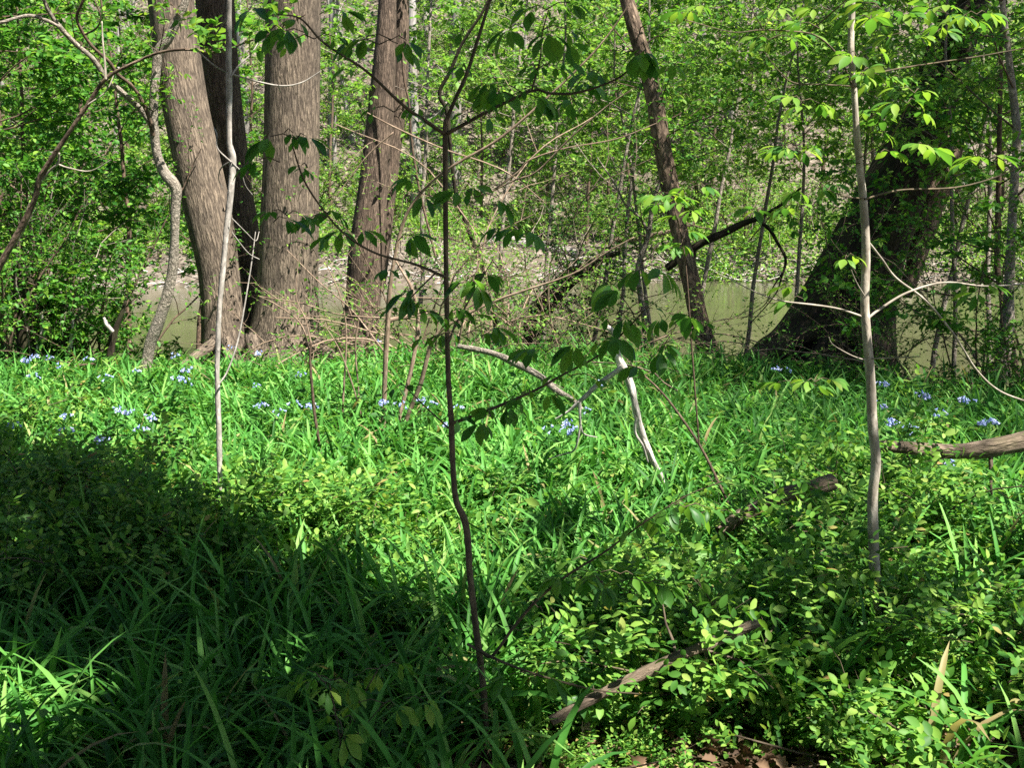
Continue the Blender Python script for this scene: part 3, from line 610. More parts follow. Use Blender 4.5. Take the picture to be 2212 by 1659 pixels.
# ------------------------------------------------------------------ near-bank understory
NS = [proto('bank_shrub', 51 + i, shrub_build('shrub', h=h, stems=s, leafsize=.062, wide=.7)) for i, (h, s) in enumerate([(2.4, 7), (3.0, 6), (1.5, 8)])]
NT = [proto('understory_tree', 61 + i, tree_build(('bankleaf' if fi > .4 else 'shrub'), h=h, r=(.034 if fi > .4 else .05), leafsize=.082, kids=k, first=fi, blen=bl, cull=(.52 if fi > .4 else .85), wood=('greyb' if fi > .4 else 'twig'))) for i, (h, k, fi, bl) in enumerate([(5.2, 16, .22, .36), (6.2, 18, .3, .34), (4.4, 14, .15, .42), (6.0, 17, .46, .38), (7.0, 18, .5, .36)])]
its = []
for i, (u, y, k, s) in enumerate([(-60, 10.4, 0, 1.0), (45, 11.2, 1, 1.05), (120, 12.4, 0, 1.0), (205, 11.4, 2, 1.0), (285, 12.8, 1, .9), (100, 15.5, 1, 1.1), (-30, 14.5, 0, 1.2), (420, 13.6, 0, .95),
                              (1270, 12.6, 3, 1.0), (1160, 12.9, 4, .95), (1060, 15.5, 4, 1.1), (1330, 15.5, 4, 1.1), (1500, 15.5, 3, 1.2), (900, 16, 4, 1.2), (1420, 13.6, 3, .95), (1600, 12.8, 4, .95), (1720, 12.6, 3, .95), (1820, 13.0, 4, .9), (2010, 11.8, 3, 1.05), (2095, 10.4, 4, .85), (2200, 10.2, 3, .95), (2280, 9.8, 1, .9), (2150, 12.6, 3, 1.1), (1930, 13.2, 4, 1.0)]):
    x = (u - 1106) / FPX * y
    its.append((put(NT[k], (x, y, max(hz(x, y), ZW)), rng.random() * 6.28, s, None, 'tree', 'leafy understory trees along the near bank'), u))
label_by_place(its, 'leafy understory tree on near bank')
its = []
for i, (u, y, k, s) in enumerate([(-30, 9.4, 0, .8), (25, 10.0, 1, .75), (120, 9.9, 2, .95), (190, 10.4, 0, .75), (270, 10.8, 2, .8), (20, 11.5, 1, .9), (150, 12.0, 0, .9), (330, 11.4, 2, .9), (700, 10.6, 2, .55), (745, 11.2, 2, .7), (880, 11.6, 2, .55), (970, 11.0, 2, .45), (1330, 11.4, 2, .4), (1930, 9.2, 2, .45), (2060, 9.0, 2, .4), (2180, 8.8, 2, .5), (2250, 8.6, 1, .6)]):
    x = (u - 1106) / FPX * y
    its.append((put(NS[k], (x, y, hz(x, y)), rng.random() * 6.28, s, None, 'shrub', 'leafy shrubs along the near bank'), u))
label_by_place(its, 'leafy shrub on near bank')

AS = [proto('twiggy_shrub', 71 + i, shrub_build('shrub', h=h, stems=n, leafsize=.05, wood=wd_, arch=-.1, wide=1.0, r0=.011, gap=.075, kids=(9, 6), cull=.6)) for i, (h, n, wd_) in enumerate([(3.4, 7, 'pinkb'), (2.9, 8, 'greyb'), (4.0, 6, 'twig')])]
AS.append(proto('twiggy_shrub', 76, shrub_build('bankleaf', h=3.6, stems=9, leafsize=.045, wood='pinkb', arch=-.1, wide=1.1, r0=.01, gap=.09, kids=(10, 6), cull=.55)))
its = []
for i, (u, y, k, s) in enumerate([(900, 10.4, 2, .62), (950, 9.8, 3, .8), (1070, 10.4, 3, .9), (1230, 10.4, 3, .75), (1850, 9.3, 2, .5), (1990, 9.2, 3, .6), (990, 11.6, 0, .75), (1120, 11.8, 1, .8), (1220, 11.5, 2, .8), (1330, 11.9, 0, .7), (1600, 11.8, 1, .5), (2080, 9.0, 2, .55), (2180, 8.7, 0, .7), (235, 10.0, 2, .7), (50, 9.7, 1, .8), (700, 11.4, 1, .45)]):
    x = (u - 1106) / FPX * y
    its.append((put(AS[k], (x, y, hz(x, y)), i * 2.4, s, None, 'shrub', 'thin arching twiggy shrubs at the edge of the grass'), u))
label_by_place(its, 'thin arching twiggy shrub at grass edge')

# ------------------------------------------------------------------ canes, dead branches, logs
t = thing('cane_shrub', base_of(840, 950, 7.1), 'tan bare-stemmed shrub with long arching canes in the middle of the grass', 'shrub')
for rows, y1, y2 in [([(826, 985, 12), (828, 930, 11), (832, 800, 11), (838, 690, 12), (845, 600, 9), (868, 490, 8), (900, 428, 7), (950, 378, 6), (1000, 345, 6), (1080, 298, 6), (1180, 212, 5), (1280, 115, 4), (1345, 30, 3), (1380, -40, 2)], 7.1, 6.6),
                     ([(850, 980, 11), (880, 900, 10), (908, 830, 10), (936, 735, 9), (985, 692, 7), (1070, 650, 6), (1140, 625, 5), (1240, 590, 4), (1310, 545, 4), (1370, 512, 3)], 7.1, 6.7),
                     ([(840, 985, 10), (868, 880, 9), (892, 780, 9), (903, 700, 9), (892, 630, 7), (868, 585, 5), (850, 555, 3)], 7.2, 7.3),
                     ([(838, 692, 10), (868, 686, 9), (902, 680, 8), (945, 672, 6)], 7.08, 7.2),
                     ([(868, 960, 9), (900, 900, 8), (915, 880, 5)], 7.0, 6.8)]:
    mb = MB(); trunk(mb, rows, y1, y2, 7, .03, int(rows[0][0])); mb.build('cane', M['pinkb'], t, bark=True)
for rows, y1, y2 in [([(793, 243, 3), (860, 278, 4), (960, 322, 4), (1050, 352, 4), (1107, 380, 3), (1180, 440, 2)], 6.6, 7.0), ([(700, 460, 2), (790, 340, 3), (850, 285, 4)], 6.6, 6.6),
                     ([(1050, 420, 3), (1110, 390, 4), (1160, 370, 4), (1230, 300, 4), (1310, 230, 3), (1370, 190, 2)], 7.0, 6.6), ([(1070, 408, 4), (1120, 370, 4), (1145, 345, 4), (1220, 320, 3), (1330, 300, 3), (1420, 265, 2)], 6.9, 6.8),
                     ([(736, 990, 5), (742, 850, 5), (748, 720, 4), (735, 640, 3), (700, 560, 2)], 7.6, 7.6), ([(770, 980, 5), (775, 860, 4), (768, 740, 4), (790, 620, 2)], 7.7, 7.6), ([(800, 985, 5), (770, 860, 4), (735, 760, 3), (700, 700, 2)], 7.5, 7.4),
                     ([(910, 690, 4), (1000, 668, 4), (1060, 630, 3), (1130, 560, 2)], 6.9, 6.8), ([(560, 640, 2), (650, 655, 3), (740, 680, 3), (900, 690, 3)], 7.6, 7.3), ([(620, 540, 2), (690, 610, 3), (760, 670, 3), (830, 760, 4)], 7.9, 7.3)]:
    mb = MB(); trunk(mb, rows, y1, y2, 5, 0, int(rows[0][0])); mb.build('cane', M['pinkb'], t, bark=True)
mb = MB(); lf = MB(); nodes = []; rl = np.random.default_rng(83)
for i in range(44):
    u = rl.uniform(640, 1080); v = rl.uniform(300, 720)
    P, _ = walk(rl, at(u, v, 7.3), rl.normal(0, 1, 3), rl.uniform(.12, .4), 4, .15, .02); mb.tube(P, np.linspace(.0022, .001, 5), 3, cap=False); T = norm(np.gradient(P, axis=0)); nodes.append((P[1:], T[1:]))
mb.build('twig', M['pinkb'], t, bark=True); leaf_out(rl, lf, nodes, OVAL, .03, cull=.8); lf.build('crown', M['bright'], t)
reloc(t)

t = thing('dead_branch', base_of(1420, 1030, 5.5), 'bleached white forked dead branch leaning in the grass before the river', 'branch')
mb = MB(); trunk(mb, [(1432, 1050, 13), (1424, 1022, 13), (1408, 990, 14), (1388, 940, 14), (1376, 895, 15), (1363, 835, 17), (1347, 797, 18), (1333, 765, 15), (1332, 735, 13), (1322, 715, 12), (1308, 704, 9)], 5.5, 5.3, 10, .09, 31); mb.build('stem', M['dead'], t, bark=True)
for rows in [[(1345, 792, 12), (1318, 812, 11), (1290, 832, 11), (1252, 868, 9), (1226, 890, 6), (1200, 905, 3)], [(1252, 868, 7), (1254, 920, 6), (1262, 938, 4), (1290, 945, 2)], [(1254, 918, 5), (1242, 970, 4), (1215, 982, 3), (1185, 992, 2)], [(1374, 900, 6), (1372, 935, 6), (1388, 962, 5), (1400, 1000, 4)]]:
    mb = MB(); trunk(mb, rows, 5.35, 5.45, 7, .06, int(rows[-1][0])); mb.build('fork', M['dead'], t, bark=True)
reloc(t)
t = tag(MB(), None) if False else None
def log(name, rows, Y, Y2, m, label, seed, sides=14, lump=.06, cat='log'):
    mb = MB(); P, r = trunk(mb, rows, Y, Y2, sides, lump, seed)
    root = thing(name, tuple(P[0]), label, cat)
    mb.build('trunk', M[m], root, bark=True); return root, P, r
def stubs(root, P, r, m, n, seed):
    rl = np.random.default_rng(seed)
    for i in rl.integers(len(P) // 3, len(P) - len(P) // 4, n):
        mb = MB(); Q, _ = walk(rl, P[i], rl.normal(0, 1, 3) + (0, 0, .7), rl.uniform(.1, .3), 4, .15, 0); mb.tube(Q, np.linspace(r[i] * .3, r[i] * .1, 5), 6); mb.build('stub', M[m], root.children[0], bark=True)
    reloc(root)
stubs(*log('fallen_branch', [(990, 748, 10), (1060, 762, 14), (1120, 788, 15), (1170, 815, 15), (1200, 842, 14), (1240, 866, 11), (1270, 900, 8)], 8.1, 7.2, 'greyb', 'grey fallen branch sloping down through grass behind the shaded buckeye', 32, 9, .07, 'branch'), 'greyb', 2, 1)
stubs(*log('fallen_log', [(1890, 962, 20), (1920, 965, 25), (1960, 968, 29), (2050, 975, 35), (2130, 970, 39), (2230, 950, 43), (2320, 930, 46)], 4.65, 4.85, 'log', 'long brown log lying above the grass to the right of the pale sapling', 33), 'log', 2, 2)
stubs(*log('fallen_log', [(1555, 1150, 28), (1590, 1122, 32), (1630, 1102, 34), (1690, 1075, 38), (1738, 1060, 36), (1800, 1040, 36)], 4.3, 4.5, 'log', 'thick mossy log half hidden in grass just left of the pale sapling', 34), 'log', 2, 3)
stubs(*log('fallen_log', [(1190, 1560, 20), (1250, 1525, 22), (1290, 1505, 25), (1340, 1480, 24), (1420, 1441, 25), (1500, 1405, 25), (1570, 1374, 24), (1640, 1345, 20)], 2.86, 3.06, 'log', 'pale brown log slanting up through the shaded low rose leaves', 35, 16, .1), 'log', 2, 4)
stubs(*log('driftwood_log', [(1040, 525, 10), (1080, 520, 20), (1120, 523, 24), (1180, 534, 25), (1228, 546, 24), (1246, 550, 20)], 36.3, 35.6, 'hillb', 'grey drift log resting on the far bank behind the shaded buckeye', 36), 'hillb', 3, 5)
stubs(*log('driftwood_log', [(1300, 512, 10), (1350, 520, 12), (1410, 508, 12), (1470, 495, 10), (1520, 470, 6)], 36.5, 36.0, 'leanbark', 'dark drift pole on the far bank seen beside the leaning trunk', 37), 'leanbark', 3, 6)
# small shore driftwood
mb = MB(); rl = np.random.default_rng(84)
for i in range(260):
    x = rl.uniform(-16, 20); y = 33.2 + 1.3 * math.sin(x * .13 + .5) + .5 * math.sin(x * .41) + rl.normal(.3, .4)
    P, _ = walk(rl, (x, y, max(hz(x, y), ZW) + .05), (rl.normal(0, 1), rl.normal(0, .4), rl.normal(.1, .25)), rl.uniform(.4, 1.8), 4, .12, 0); mb.tube(P, np.linspace(rl.uniform(.01, .04), .006, 5), 5, cap=False)
tag(mb.build('driftwood_debris', M['dead'], bark=True), 'bleached sticks washed up along the far waterline', 'debris', kind='stuff')

# ------------------------------------------------------------------ saplings
def palm(rng, mb, p, out, size, m=0, n=5, droop=.55):
    """one buckeye leaf: n leaflets from the end of its stalk"""
    out = norm(np.array(out, float)); upv = norm(np.array([0, 0, 1.0]) + rng.normal(0, .25, 3)); sidev = norm(np.cross(upv, out))
    a = np.linspace(-1.25, 1.25, n) + rng.normal(0, .08, n)
    d = out[None] * np.cos(a)[:, None] + sidev[None] * np.sin(a)[:, None] + np.array([0, 0, -droop]) + rng.normal(0, .12, (n, 3))
    sc = size * (1 - .32 * np.abs(a) / 1.25) * rng.uniform(.85, 1.1, n)
    mb.leaves(serrate(LANCE, rng), np.repeat(p[None], n, 0) + d * .01, d, upv[None] + .5 * d * 0 + rng.normal(0, .2, (n, 3)), sc, m, rng.uniform(.85, 1.15, n))
def palm_leaves(rng, wd, lf, spots, Y, size, n=5, droop=.55):
    for (u, v) in spots:
        y = Y + rng.uniform(-.25, .25); p = at(u, v, y); a = rng.random() * 6.28
        for k in range(2 if rng.random() < .55 else 1):
            out = np.array([math.cos(a + k * 2.6), math.sin(a + k * 2.6) * .8, rng.uniform(-.1, .3)]); L = rng.uniform(.03, .07)
            q = p + out * L; lf.tube(np.array([p, (p + q) / 2 + (0, 0, .01), q]), (.0016, .0013, .001), 4, 1, cap=False)
            palm(rng, lf, q, out, size * rng.uniform(.75, 1.15), 0, n, droop)

t = thing('buckeye_sapling', base_of(1052, 1680, 2.95), 'shaded thin buckeye sapling with dark drooping leaves in the centre', 'sapling')
mb = MB(); trunk(mb, [(u, v, q * .85) for u, v, q in [(1060, 1760, 19), (1052, 1680, 18), (1045, 1500, 17), (1030, 1370, 17), (1015, 1240, 16), (1010, 1160, 18), (1002, 1120, 18), (985, 1080, 15), (978, 1000, 15), (975, 915, 15), (968, 800, 13), (964, 600, 13), (962, 400, 13), (962, 285, 14), (963, 258, 12)]], 2.93, 2.98, 12, .03, 41)
mb.build('trunk', M['greentwig'], t, bark=True)
BR = [([(963, 262, 10), (985, 210, 9), (1008, 160, 9), (1035, 75, 8), (1060, -5, 7), (1085, -90, 6)], 2.98, 3.0), ([(958, 288, 9), (915, 258, 8), (870, 226, 7), (790, 152, 6), (700, 92, 5), (650, 40, 4), (600, 30, 3)], 2.97, 2.7),
      ([(968, 287, 9), (1050, 242, 7), (1148, 196, 6), (1190, 201, 6), (1250, 199, 5), (1340, 165, 4), (1392, 108, 3)], 2.97, 2.8), ([(1148, 197, 5), (1166, 130, 4), (1172, 70, 3), (1185, 20, 3)], 2.9, 2.85),
      ([(961, 598, 8), (900, 572, 6), (810, 546, 5), (742, 503, 5), (690, 442, 4), (655, 385, 4), (632, 315, 3)], 2.96, 2.7), ([(974, 916, 8), (1060, 884, 7), (1150, 846, 6), (1215, 810, 5), (1290, 770, 4), (1350, 715, 4), (1392, 670, 3)], 2.96, 2.8),
      ([(1034, 1400, 7), (1062, 1418, 7), (1110, 1355, 7), (1163, 1294, 7), (1230, 1240, 6), (1303, 1195, 5), (1390, 1130, 4), (1480, 1073, 3), (1560, 1040, 3)], 2.94, 2.7), ([(1010, 1392, 7), (1062, 1420, 6), (1150, 1455, 5), (1280, 1490, 4), (1380, 1500, 3)], 2.94, 2.75),
      ([(940, 590, 4), (890, 640, 3), (870, 660, 2)], 2.95, 2.8), ([(1065, 560, 2), (990, 690, 4), (968, 740, 4)], 3.1, 2.97), ([(975, 930, 4), (920, 880, 3), (870, 830, 2)], 2.96, 3.1)]
for rows, a, b in BR:
    mb = MB(); trunk(mb, rows, a, b, 6, .02, int(rows[-1][0])); mb.build('branch', M['greentwig'], t, bark=True)
rl = np.random.default_rng(85); wd, lf = MB(), MB()
palm_leaves(rl, wd, lf, [(640, 300), (615, 285), (560, 30), (610, 60), (690, 30), (660, 70), (605, 350), (620, 465), (705, 470), (760, 500), (590, 480), (860, 520), (905, 390), (890, 415), (1005, 405), (1030, 425), (1110, 490), (1135, 500), (1130, 60), (1180, 60), (1225, 85), (1075, 175), (1055, 200), (820, 95), (845, 85),
                        (1345, 115), (1390, 120), (1420, 140), (1385, 95), (1130, 200), (1110, 210), (1240, 190), (1300, 165), (1390, 580), (1345, 610), (1330, 680), (1390, 640), (1500, 690), (1460, 680), (1530, 700), (890, 630), (870, 665), (1015, 610), (1040, 600), (1025, 710), (1000, 725), (950, 660), (1180, 760), (1150, 770), (1270, 745), (1300, 725), (1420, 760), (1395, 790), (1090, 880), (1160, 850), (1060, 900), (1180, 20), (1080, -30)], 2.88, .074)
palm_leaves(rl, wd, lf, [tuple(np.array(rows[q][:2]) + rl.normal(0, 16, 2)) for rows, _, _ in BR for q in range(1, len(rows))], 2.9, .05, 3, .4)
palm_leaves(rl, wd, lf, [(1230, 1240), (1390, 1130), (1300, 1260), (1460, 1090), (1150, 1460), (1250, 1490), (1340, 1240), (1400, 1260)], 2.75, .08)
lf.build('crown', [M['buckeye'], M['greentwig']], t, bark=True); reloc(t)

t = thing('buckeye_seedling', base_of(740, 1640, 2.6), 'yellowish small buckeye seedling low in the dark grass', 'seedling')
mb = MB(); trunk(mb, [(735, 1760, 5), (738, 1640, 5), (728, 1560, 4), (712, 1480, 4)], 2.62, 2.62, 6, 0, 42); trunk(mb, [(736, 1620, 4), (770, 1530, 3), (815, 1450, 3)], 2.62, 2.6, 5, 0, 43); trunk(mb, [(736, 1640, 3), (770, 1590, 3), (830, 1520, 2)], 2.62, 2.5, 5, 0, 43)
mb.build('stem', M['greentwig'], t, bark=True); wd, lf = MB(), MB(); palm_leaves(rl, wd, lf, [(700, 1475), (715, 1470), (815, 1445), (835, 1440), (745, 1550), (735, 1560), (670, 1480), (880, 1510), (830, 1520)], 2.6, .06)
lf.build('crown', [M['bright'], M['greentwig']], t, bark=True); reloc(t)

t = thing('pale_sapling', base_of(1893, 1400, 3.7), 'sunlit pale-barked buckeye sapling with bright yellow-green leaves', 'sapling')
mb = MB(); trunk(mb, [(1895, 1450, 26), (1893, 1380, 25), (1890, 1250, 24), (1885, 1115, 23), (1886, 1060, 21), (1892, 1000, 21), (1885, 920, 22), (1881, 830, 20), (1874, 740, 20), (1868, 650, 19), (1871, 550, 18), (1866, 450, 18), (1858, 370, 16), (1850, 280, 14), (1845, 190, 13), (1838, 100, 14), (1841, 0, 13), (1838, -150, 11), (1840, -400, 8)], 3.7, 3.6, 12, .03, 44)
mb.build('trunk', M['paleb'], t, bark=True)
BR = [([(1843, 188, 6), (1812, 122, 6), (1762, 76, 5), (1700, 66, 4), (1640, 64, 4), (1580, 68, 3), (1480, 42, 3)], 3.6, 3.3), ([(1745, 72, 4), (1790, 32, 4), (1836, -8, 3)], 3.5, 3.4), ([(1648, 62, 3), (1630, 30, 3), (1612, -4, 2)], 3.4, 3.3), ([(1648, 62, 3), (1670, 28, 3), (1695, -8, 2)], 3.4, 3.4), ([(1850, 186, 5), (1780, 182, 4), (1715, 178, 4), (1680, 150, 3), (1650, 110, 2)], 3.6, 3.3),
      ([(1842, 170, 6), (1880, 160, 5), (1950, 146, 5), (2040, 132, 4), (2120, 120, 4), (2230, 100, 3)], 3.6, 3.8), ([(1866, 428, 4), (1830, 425, 4), (1795, 412, 3), (1765, 388, 2)], 3.62, 3.5), ([(1868, 430, 6), (1915, 416, 6), (1960, 409, 5), (2060, 405, 5), (2140, 386, 4), (2230, 350, 3)], 3.62, 3.9),
      ([(1872, 690, 8), (1900, 668, 8), (1960, 632, 7), (2040, 610, 6), (2130, 618, 5), (2230, 612, 5)], 3.65, 3.8), ([(1864, 684, 7), (1815, 668, 6), (1770, 660, 6), (1690, 650, 5), (1640, 634, 4), (1580, 605, 3), (1540, 585, 2)], 3.65, 3.4), ([(1874, 520, 7), (1905, 560, 7), (1935, 600, 7), (2000, 650, 7), (2060, 722, 6), (2110, 800, 6), (2160, 845, 6), (2230, 872, 6)], 3.7, 4.2),
      ([(1858, 352, 3), (1820, 352, 2), (1790, 330, 2)], 3.6, 3.7), ([(1880, 775, 5), (1930, 773, 4), (1988, 770, 3)], 3.65, 3.5), ([(1876, 780, 4), (1840, 768, 4), (1800, 745, 3), (1790, 728, 2)], 3.65, 3.5), ([(1868, 640, 4), (1850, 610, 4), (1838, 582, 3)], 3.62, 3.5), ([(1858, 340, 4), (1920, 300, 3), (1962, 225, 3)], 3.6, 3.5)]
for rows, a, b in BR:
    mb = MB(); trunk(mb, [(u, v, q * .72) for u, v, q in rows], a, b, 6, .02, int(rows[-1][0]) + 5000); mb.build('branch', M['paleb'] if rows[0][1] > 500 else M['greentwig'], t, bark=True)
wd, lf = MB(), MB()
palm_leaves(rl, wd, lf, [(1960, 222), (1985, 235), (1975, 200), (1992, 318), (1975, 322), (1900, 260), (1880, 250), (1740, 225), (1730, 218), (1865, 150), (1880, 170), (1855, 165), (1920, 170), (1990, 245), (2125, 345), (2110, 350), (1905, 20), (1930, 30), (1960, 40), (2000, 30), (2040, 25), (2070, 55), (2090, 40), (2110, 30), (1870, 20), (1880, 40), (1820, 15), (1790, 20), (1770, 40), (1770, 60), (1680, 20), (1660, 45), (1660, 85), (1510, 15), (1490, 25), (1700, 90), (1720, 315), (1700, 320), (1690, 330), (1780, 395), (1740, 410), (1900, 330), (1905, 290), (1850, 120), (1890, 110), (1960, 80), (2020, 70), (2110, 615), (2130, 630), (2040, 705), (1760, 825), (1720, 830), (1735, 645), (1720, 622), (1830, 555), (1640, 460), (1720, 445)], 3.55, .072, 5, .25)
lf.build('crown', [M['bright'], M['greentwig']], t, bark=True); reloc(t)

t = thing('white_sapling', base_of(482, 1160, 5.05), 'thin whitish bare sapling standing in front of the three joined trunks', 'sapling')
mb = MB(); trunk(mb, [(484, 1240, 11), (482, 1190, 11), (476, 1060, 11), (473, 935, 12), (470, 850, 11), (469, 800, 11), (471, 730, 11), (475, 650, 11), (480, 600, 12), (489, 500, 12), (497, 430, 14), (503, 350, 15), (498, 320, 13), (495, 300, 12), (495, 200, 13), (494, 100, 13), (495, 0, 11), (497, -120, 10), (500, -400, 7)], 5.05, 5.0, 10, .04, 45)
mb.build('trunk', M['whiteb'], t, bark=True)
for rows in [[(498, 165, 4), (515, 142, 4), (545, 112, 3), (575, 60, 2)], [(500, 350, 4), (470, 320, 3), (468, 290, 3), (462, 275, 2)], [(502, 352, 3), (520, 370, 3), (530, 400, 2), (545, 420, 1.5)], [(495, 350, 3), (478, 362, 3), (472, 385, 2), (480, 405, 1.5)], [(494, 30, 4), (478, 55, 4), (465, 75, 3)], [(430, 112, 3), (470, 145, 4), (520, 165, 4), (600, 184, 4), (650, 178, 3), (694, 152, 2)], [(602, 183, 2), (606, 200, 2)], [(500, 500, 2), (535, 545, 2.5), (560, 560, 2)], [(500, 470, 2), (530, 500, 2), (552, 520, 2), (560, 500, 1)], [(473, 830, 4), (492, 800, 4), (515, 730, 4), (540, 590, 3), (552, 500, 2)]]:
    mb = MB(); trunk(mb, rows, 5.0, 5.1, 5, 0, int(rows[0][0])); mb.build('twig', M['whiteb'], t, bark=True)
rl = np.random.default_rng(86); lf = MB(); nodes = []
for (u, v) in [(440, 40), (465, 75), (570, 60), (520, 30), (545, 112)]:
    P, _ = walk(rl, at(u, v, 5.05), (rl.normal(), rl.normal(), .2), .15, 4, .2, 0); nodes.append((P, norm(np.gradient(P, axis=0))))
leaf_out(rl, lf, nodes, OVALF, .05); lf.build('crown', M['bright'], t); reloc(t)

t = thing('leafy_sapling', base_of(1480, 760, 6.0), 'pale green leaf cluster on a thin sapling in front of the leaning trunk', 'sapling')
mb = MB(); trunk(mb, [(1665, 1320, 6), (1600, 1150, 6), (1560, 1060, 7), (1510, 960, 6), (1440, 860, 5), (1380, 800, 4)], 4.9, 5.2, 6, .02, 46); trunk(mb, [(1510, 960, 4), (1495, 760, 4), (1480, 560, 3), (1455, 440, 3)], 5.0, 5.0, 6, .02, 47); mb.build('stem', M['twig'], t, bark=True)
lf = MB(); wd = MB(); palm_leaves(rl, wd, lf, [(1440, 440), (1455, 430), (1470, 440), (1485, 470), (1475, 500), (1430, 425), (1490, 405), (1500, 455), (1470, 530)], 5.0, .085, 5, .3); lf.build('crown', [M['bright'], M['greentwig']], t, bark=True); reloc(t)

t = thing('thin_sapling', base_of(690, 990, 6.3), 'thin dark bare stem standing in the grass before the broad upright trunk', 'sapling')
mb = MB(); trunk(mb, [(697, 1010, 7), (688, 950, 7), (678, 880, 7), (670, 780, 6), (672, 740, 5)], 6.3, 6.3, 6, .03, 48); mb.build('trunk', M['twig'], t, bark=True)
mb = MB(); trunk(mb, [(671, 770, 4), (650, 700, 3), (600, 660, 3), (560, 640, 2)], 6.3, 6.5, 5, 0, 49); trunk(mb, [(671, 765, 4), (720, 735, 3), (760, 715, 2)], 6.3, 6.2, 5, 0, 50); trunk(mb, [(672, 740, 4), (660, 690, 3), (640, 640, 2), (645, 560, 2)], 6.3, 6.4, 5, 0, 51); mb.build('branch', M['pinkb'], t, bark=True); reloc(t)

# ------------------------------------------------------------------ low rose bushes
def rose_build(h=.75, canes=9, mleaf='rose', leaf=.04, wood='greentwig'):
    def b(rng, wd, lf):
        for i in range(canes):
            a = rng.random() * 6.28; tl = rng.uniform(.3, 1.1)
            P, _ = walk(rng, (math.cos(a) * .05, math.sin(a) * .05, -.05), (math.cos(a) * tl, math.sin(a) * tl, 1), h * rng.uniform(.9, 1.7), 10, .1, -.13)
            wd.tube(P, np.linspace(.005, .0018, 11), 4, cap=False)
            fr = [(P, 1)]
            for j in range(3, 10, 1):
                Q, _ = walk(rng, P[j], side(rng, norm(P[j + 1] - P[j]), R(60)) + (0, 0, .3), rng.uniform(.08, .28), 4, .15, .05); wd.tube(Q, np.linspace(.0022, .0012, 5), 3, cap=False); fr.append((Q, 0))
            for Q, mainc in fr:
                T = norm(np.gradient(Q, axis=0))
                for j in range(2 if mainc else 1, len(Q)):
                    for rep in range(2):
                        o = norm(side(rng, T[j], R(65)) + (0, 0, .25)); L = leaf * rng.uniform(2.0, 3.2); n = rng.choice([5, 7]); k = (n - 1) // 2
                        tt = np.repeat(np.linspace(.4, .95, k), 2); sg = np.tile([1, -1], k)
                        upn = norm(np.array([0, 0, 1.0]) + rng.normal(0, .35, 3)); sv = norm(np.cross(upn, o))
                        pos = Q[j] + o * (tt * L)[:, None] + np.array([0, 0, -.02]) * (tt ** 2)[:, None]; dd = o * .45 + sv * sg[:, None] + rng.normal(0, .12, (len(tt), 3))
                        pos = np.vstack([pos, Q[j] + o * L]); dd = np.vstack([dd, o])
                        lf.leaves(OVALF, pos, dd, upn + rng.normal(0, .22, dd.shape), leaf * rng.uniform(.75, 1.15, len(pos)))
        return M[wood], M[mleaf], 'stem'
    return b
RB = [proto('rose_bush', 91 + i, rose_build(h, c)) for i, (h, c) in enumerate([(.42, 6), (.52, 6), (.34, 7), (.6, 6)])]
its = []
RS = [(1565, 1520, 1, .8), (1625, 1490, 0, .8), (1310, 1600, 0, .5), (1370, 1590, 2, .6), (1890, 1200, 2, .8), (1850, 1150, 0, .8), (1930, 1180, 1, .9), (1600, 1400, 1, .8), (1460, 1520, 2, .5), (1230, 1600, 2, .6), (430, 1080, 0, .8), (1440, 1330, 0, .7), (1560, 1290, 2, .8),  (1660, 1460, 3, .8), (1760, 1540, 0, .8), (1800, 1290, 3, .9), (1930, 1330, 0, 1.0), (1980, 1230, 3, 1.0), (1960, 1480, 2, .9), (2050, 1400, 1, .8), (2200, 1260, 3, .9), (2180, 1450, 2, .9), (2170, 1620, 2, .9), 
      (1830, 1090, 2, 1.1), (60, 1010, 0, 1.0), (20, 1080, 3, .9), (110, 1120, 1, .9), (190, 1160, 0, 1.0), (280, 1180, 2, 1.1), (370, 1210, 1, .8), (450, 1190, 0, .9), (530, 1160, 0, 1.0), (610, 1190, 2, 1.1), (690, 1180, 1, .8), (760, 1150, 0, .8), (150, 1250, 3, .7), (260, 1290, 1, .8), (400, 1290, 0, .8), (540, 1260, 2, 1.0), (20, 1220, 1, .8), (880, 1160, 2, .9), (900, 1330, 2, .8), (1290, 1390, 0, .7), (820, 1240, 2, .8), (40, 900, 0, .9), (-20, 960, 1, .9), (1130, 1100, 2, .8)]
def gnd(u, v):
    d = ray(u, v); tt = CAM[2] / -d[2]; return CAM + d * tt
for u, v, k, s in RS:
    p = gnd(u, v + 40)
    o = put(RB[k], (p[0], p[1], hz(p[0], p[1])), rng.random() * 6.28, s * float(rng.uniform(.65, 1.25)), None, 'bush', 'low leafy rose bushes in the grass'); its.append((o, u, v))
zones = [(lambda u, v: u < 420 and v < 1140, 'sunlit low rose bush by the left edge of the grass'), (lambda u, v: u < 420, 'dark shaded low rose bush left of the white sapling'), (lambda u, v: u < 1060 and v < 1300, 'shaded low rose bush between white sapling and buckeye'), (lambda u, v: u < 1060, 'small dark rose bush near the buckeye seedling'),
         (lambda u, v: u < 1480, 'low rose bush beside the slanting pale log'), (lambda u, v: u < 1780 and v > 1350, 'dim low rose bush right of the slanting pale log'), (lambda u, v: u < 1880, 'bright low rose bush left of the pale sapling'), (lambda u, v: v < 1300, 'bright low rose bush below the long brown log'), (lambda u, v: True, 'bright low rose bush over the leaf litter, right of pale sapling')]
zg = {}
for o, u, v in its:
    zl = next(z for f, z in zones if f(u, v)); zg.setdefault(zl, []).append((u, o))
for zl, g in zg.items():
    g.sort(key=lambda x: x[0])
    for i, (u, o) in enumerate(g): o['label'] = zl + (f', {ORD[i]} from left' if len(g) > 1 else '')

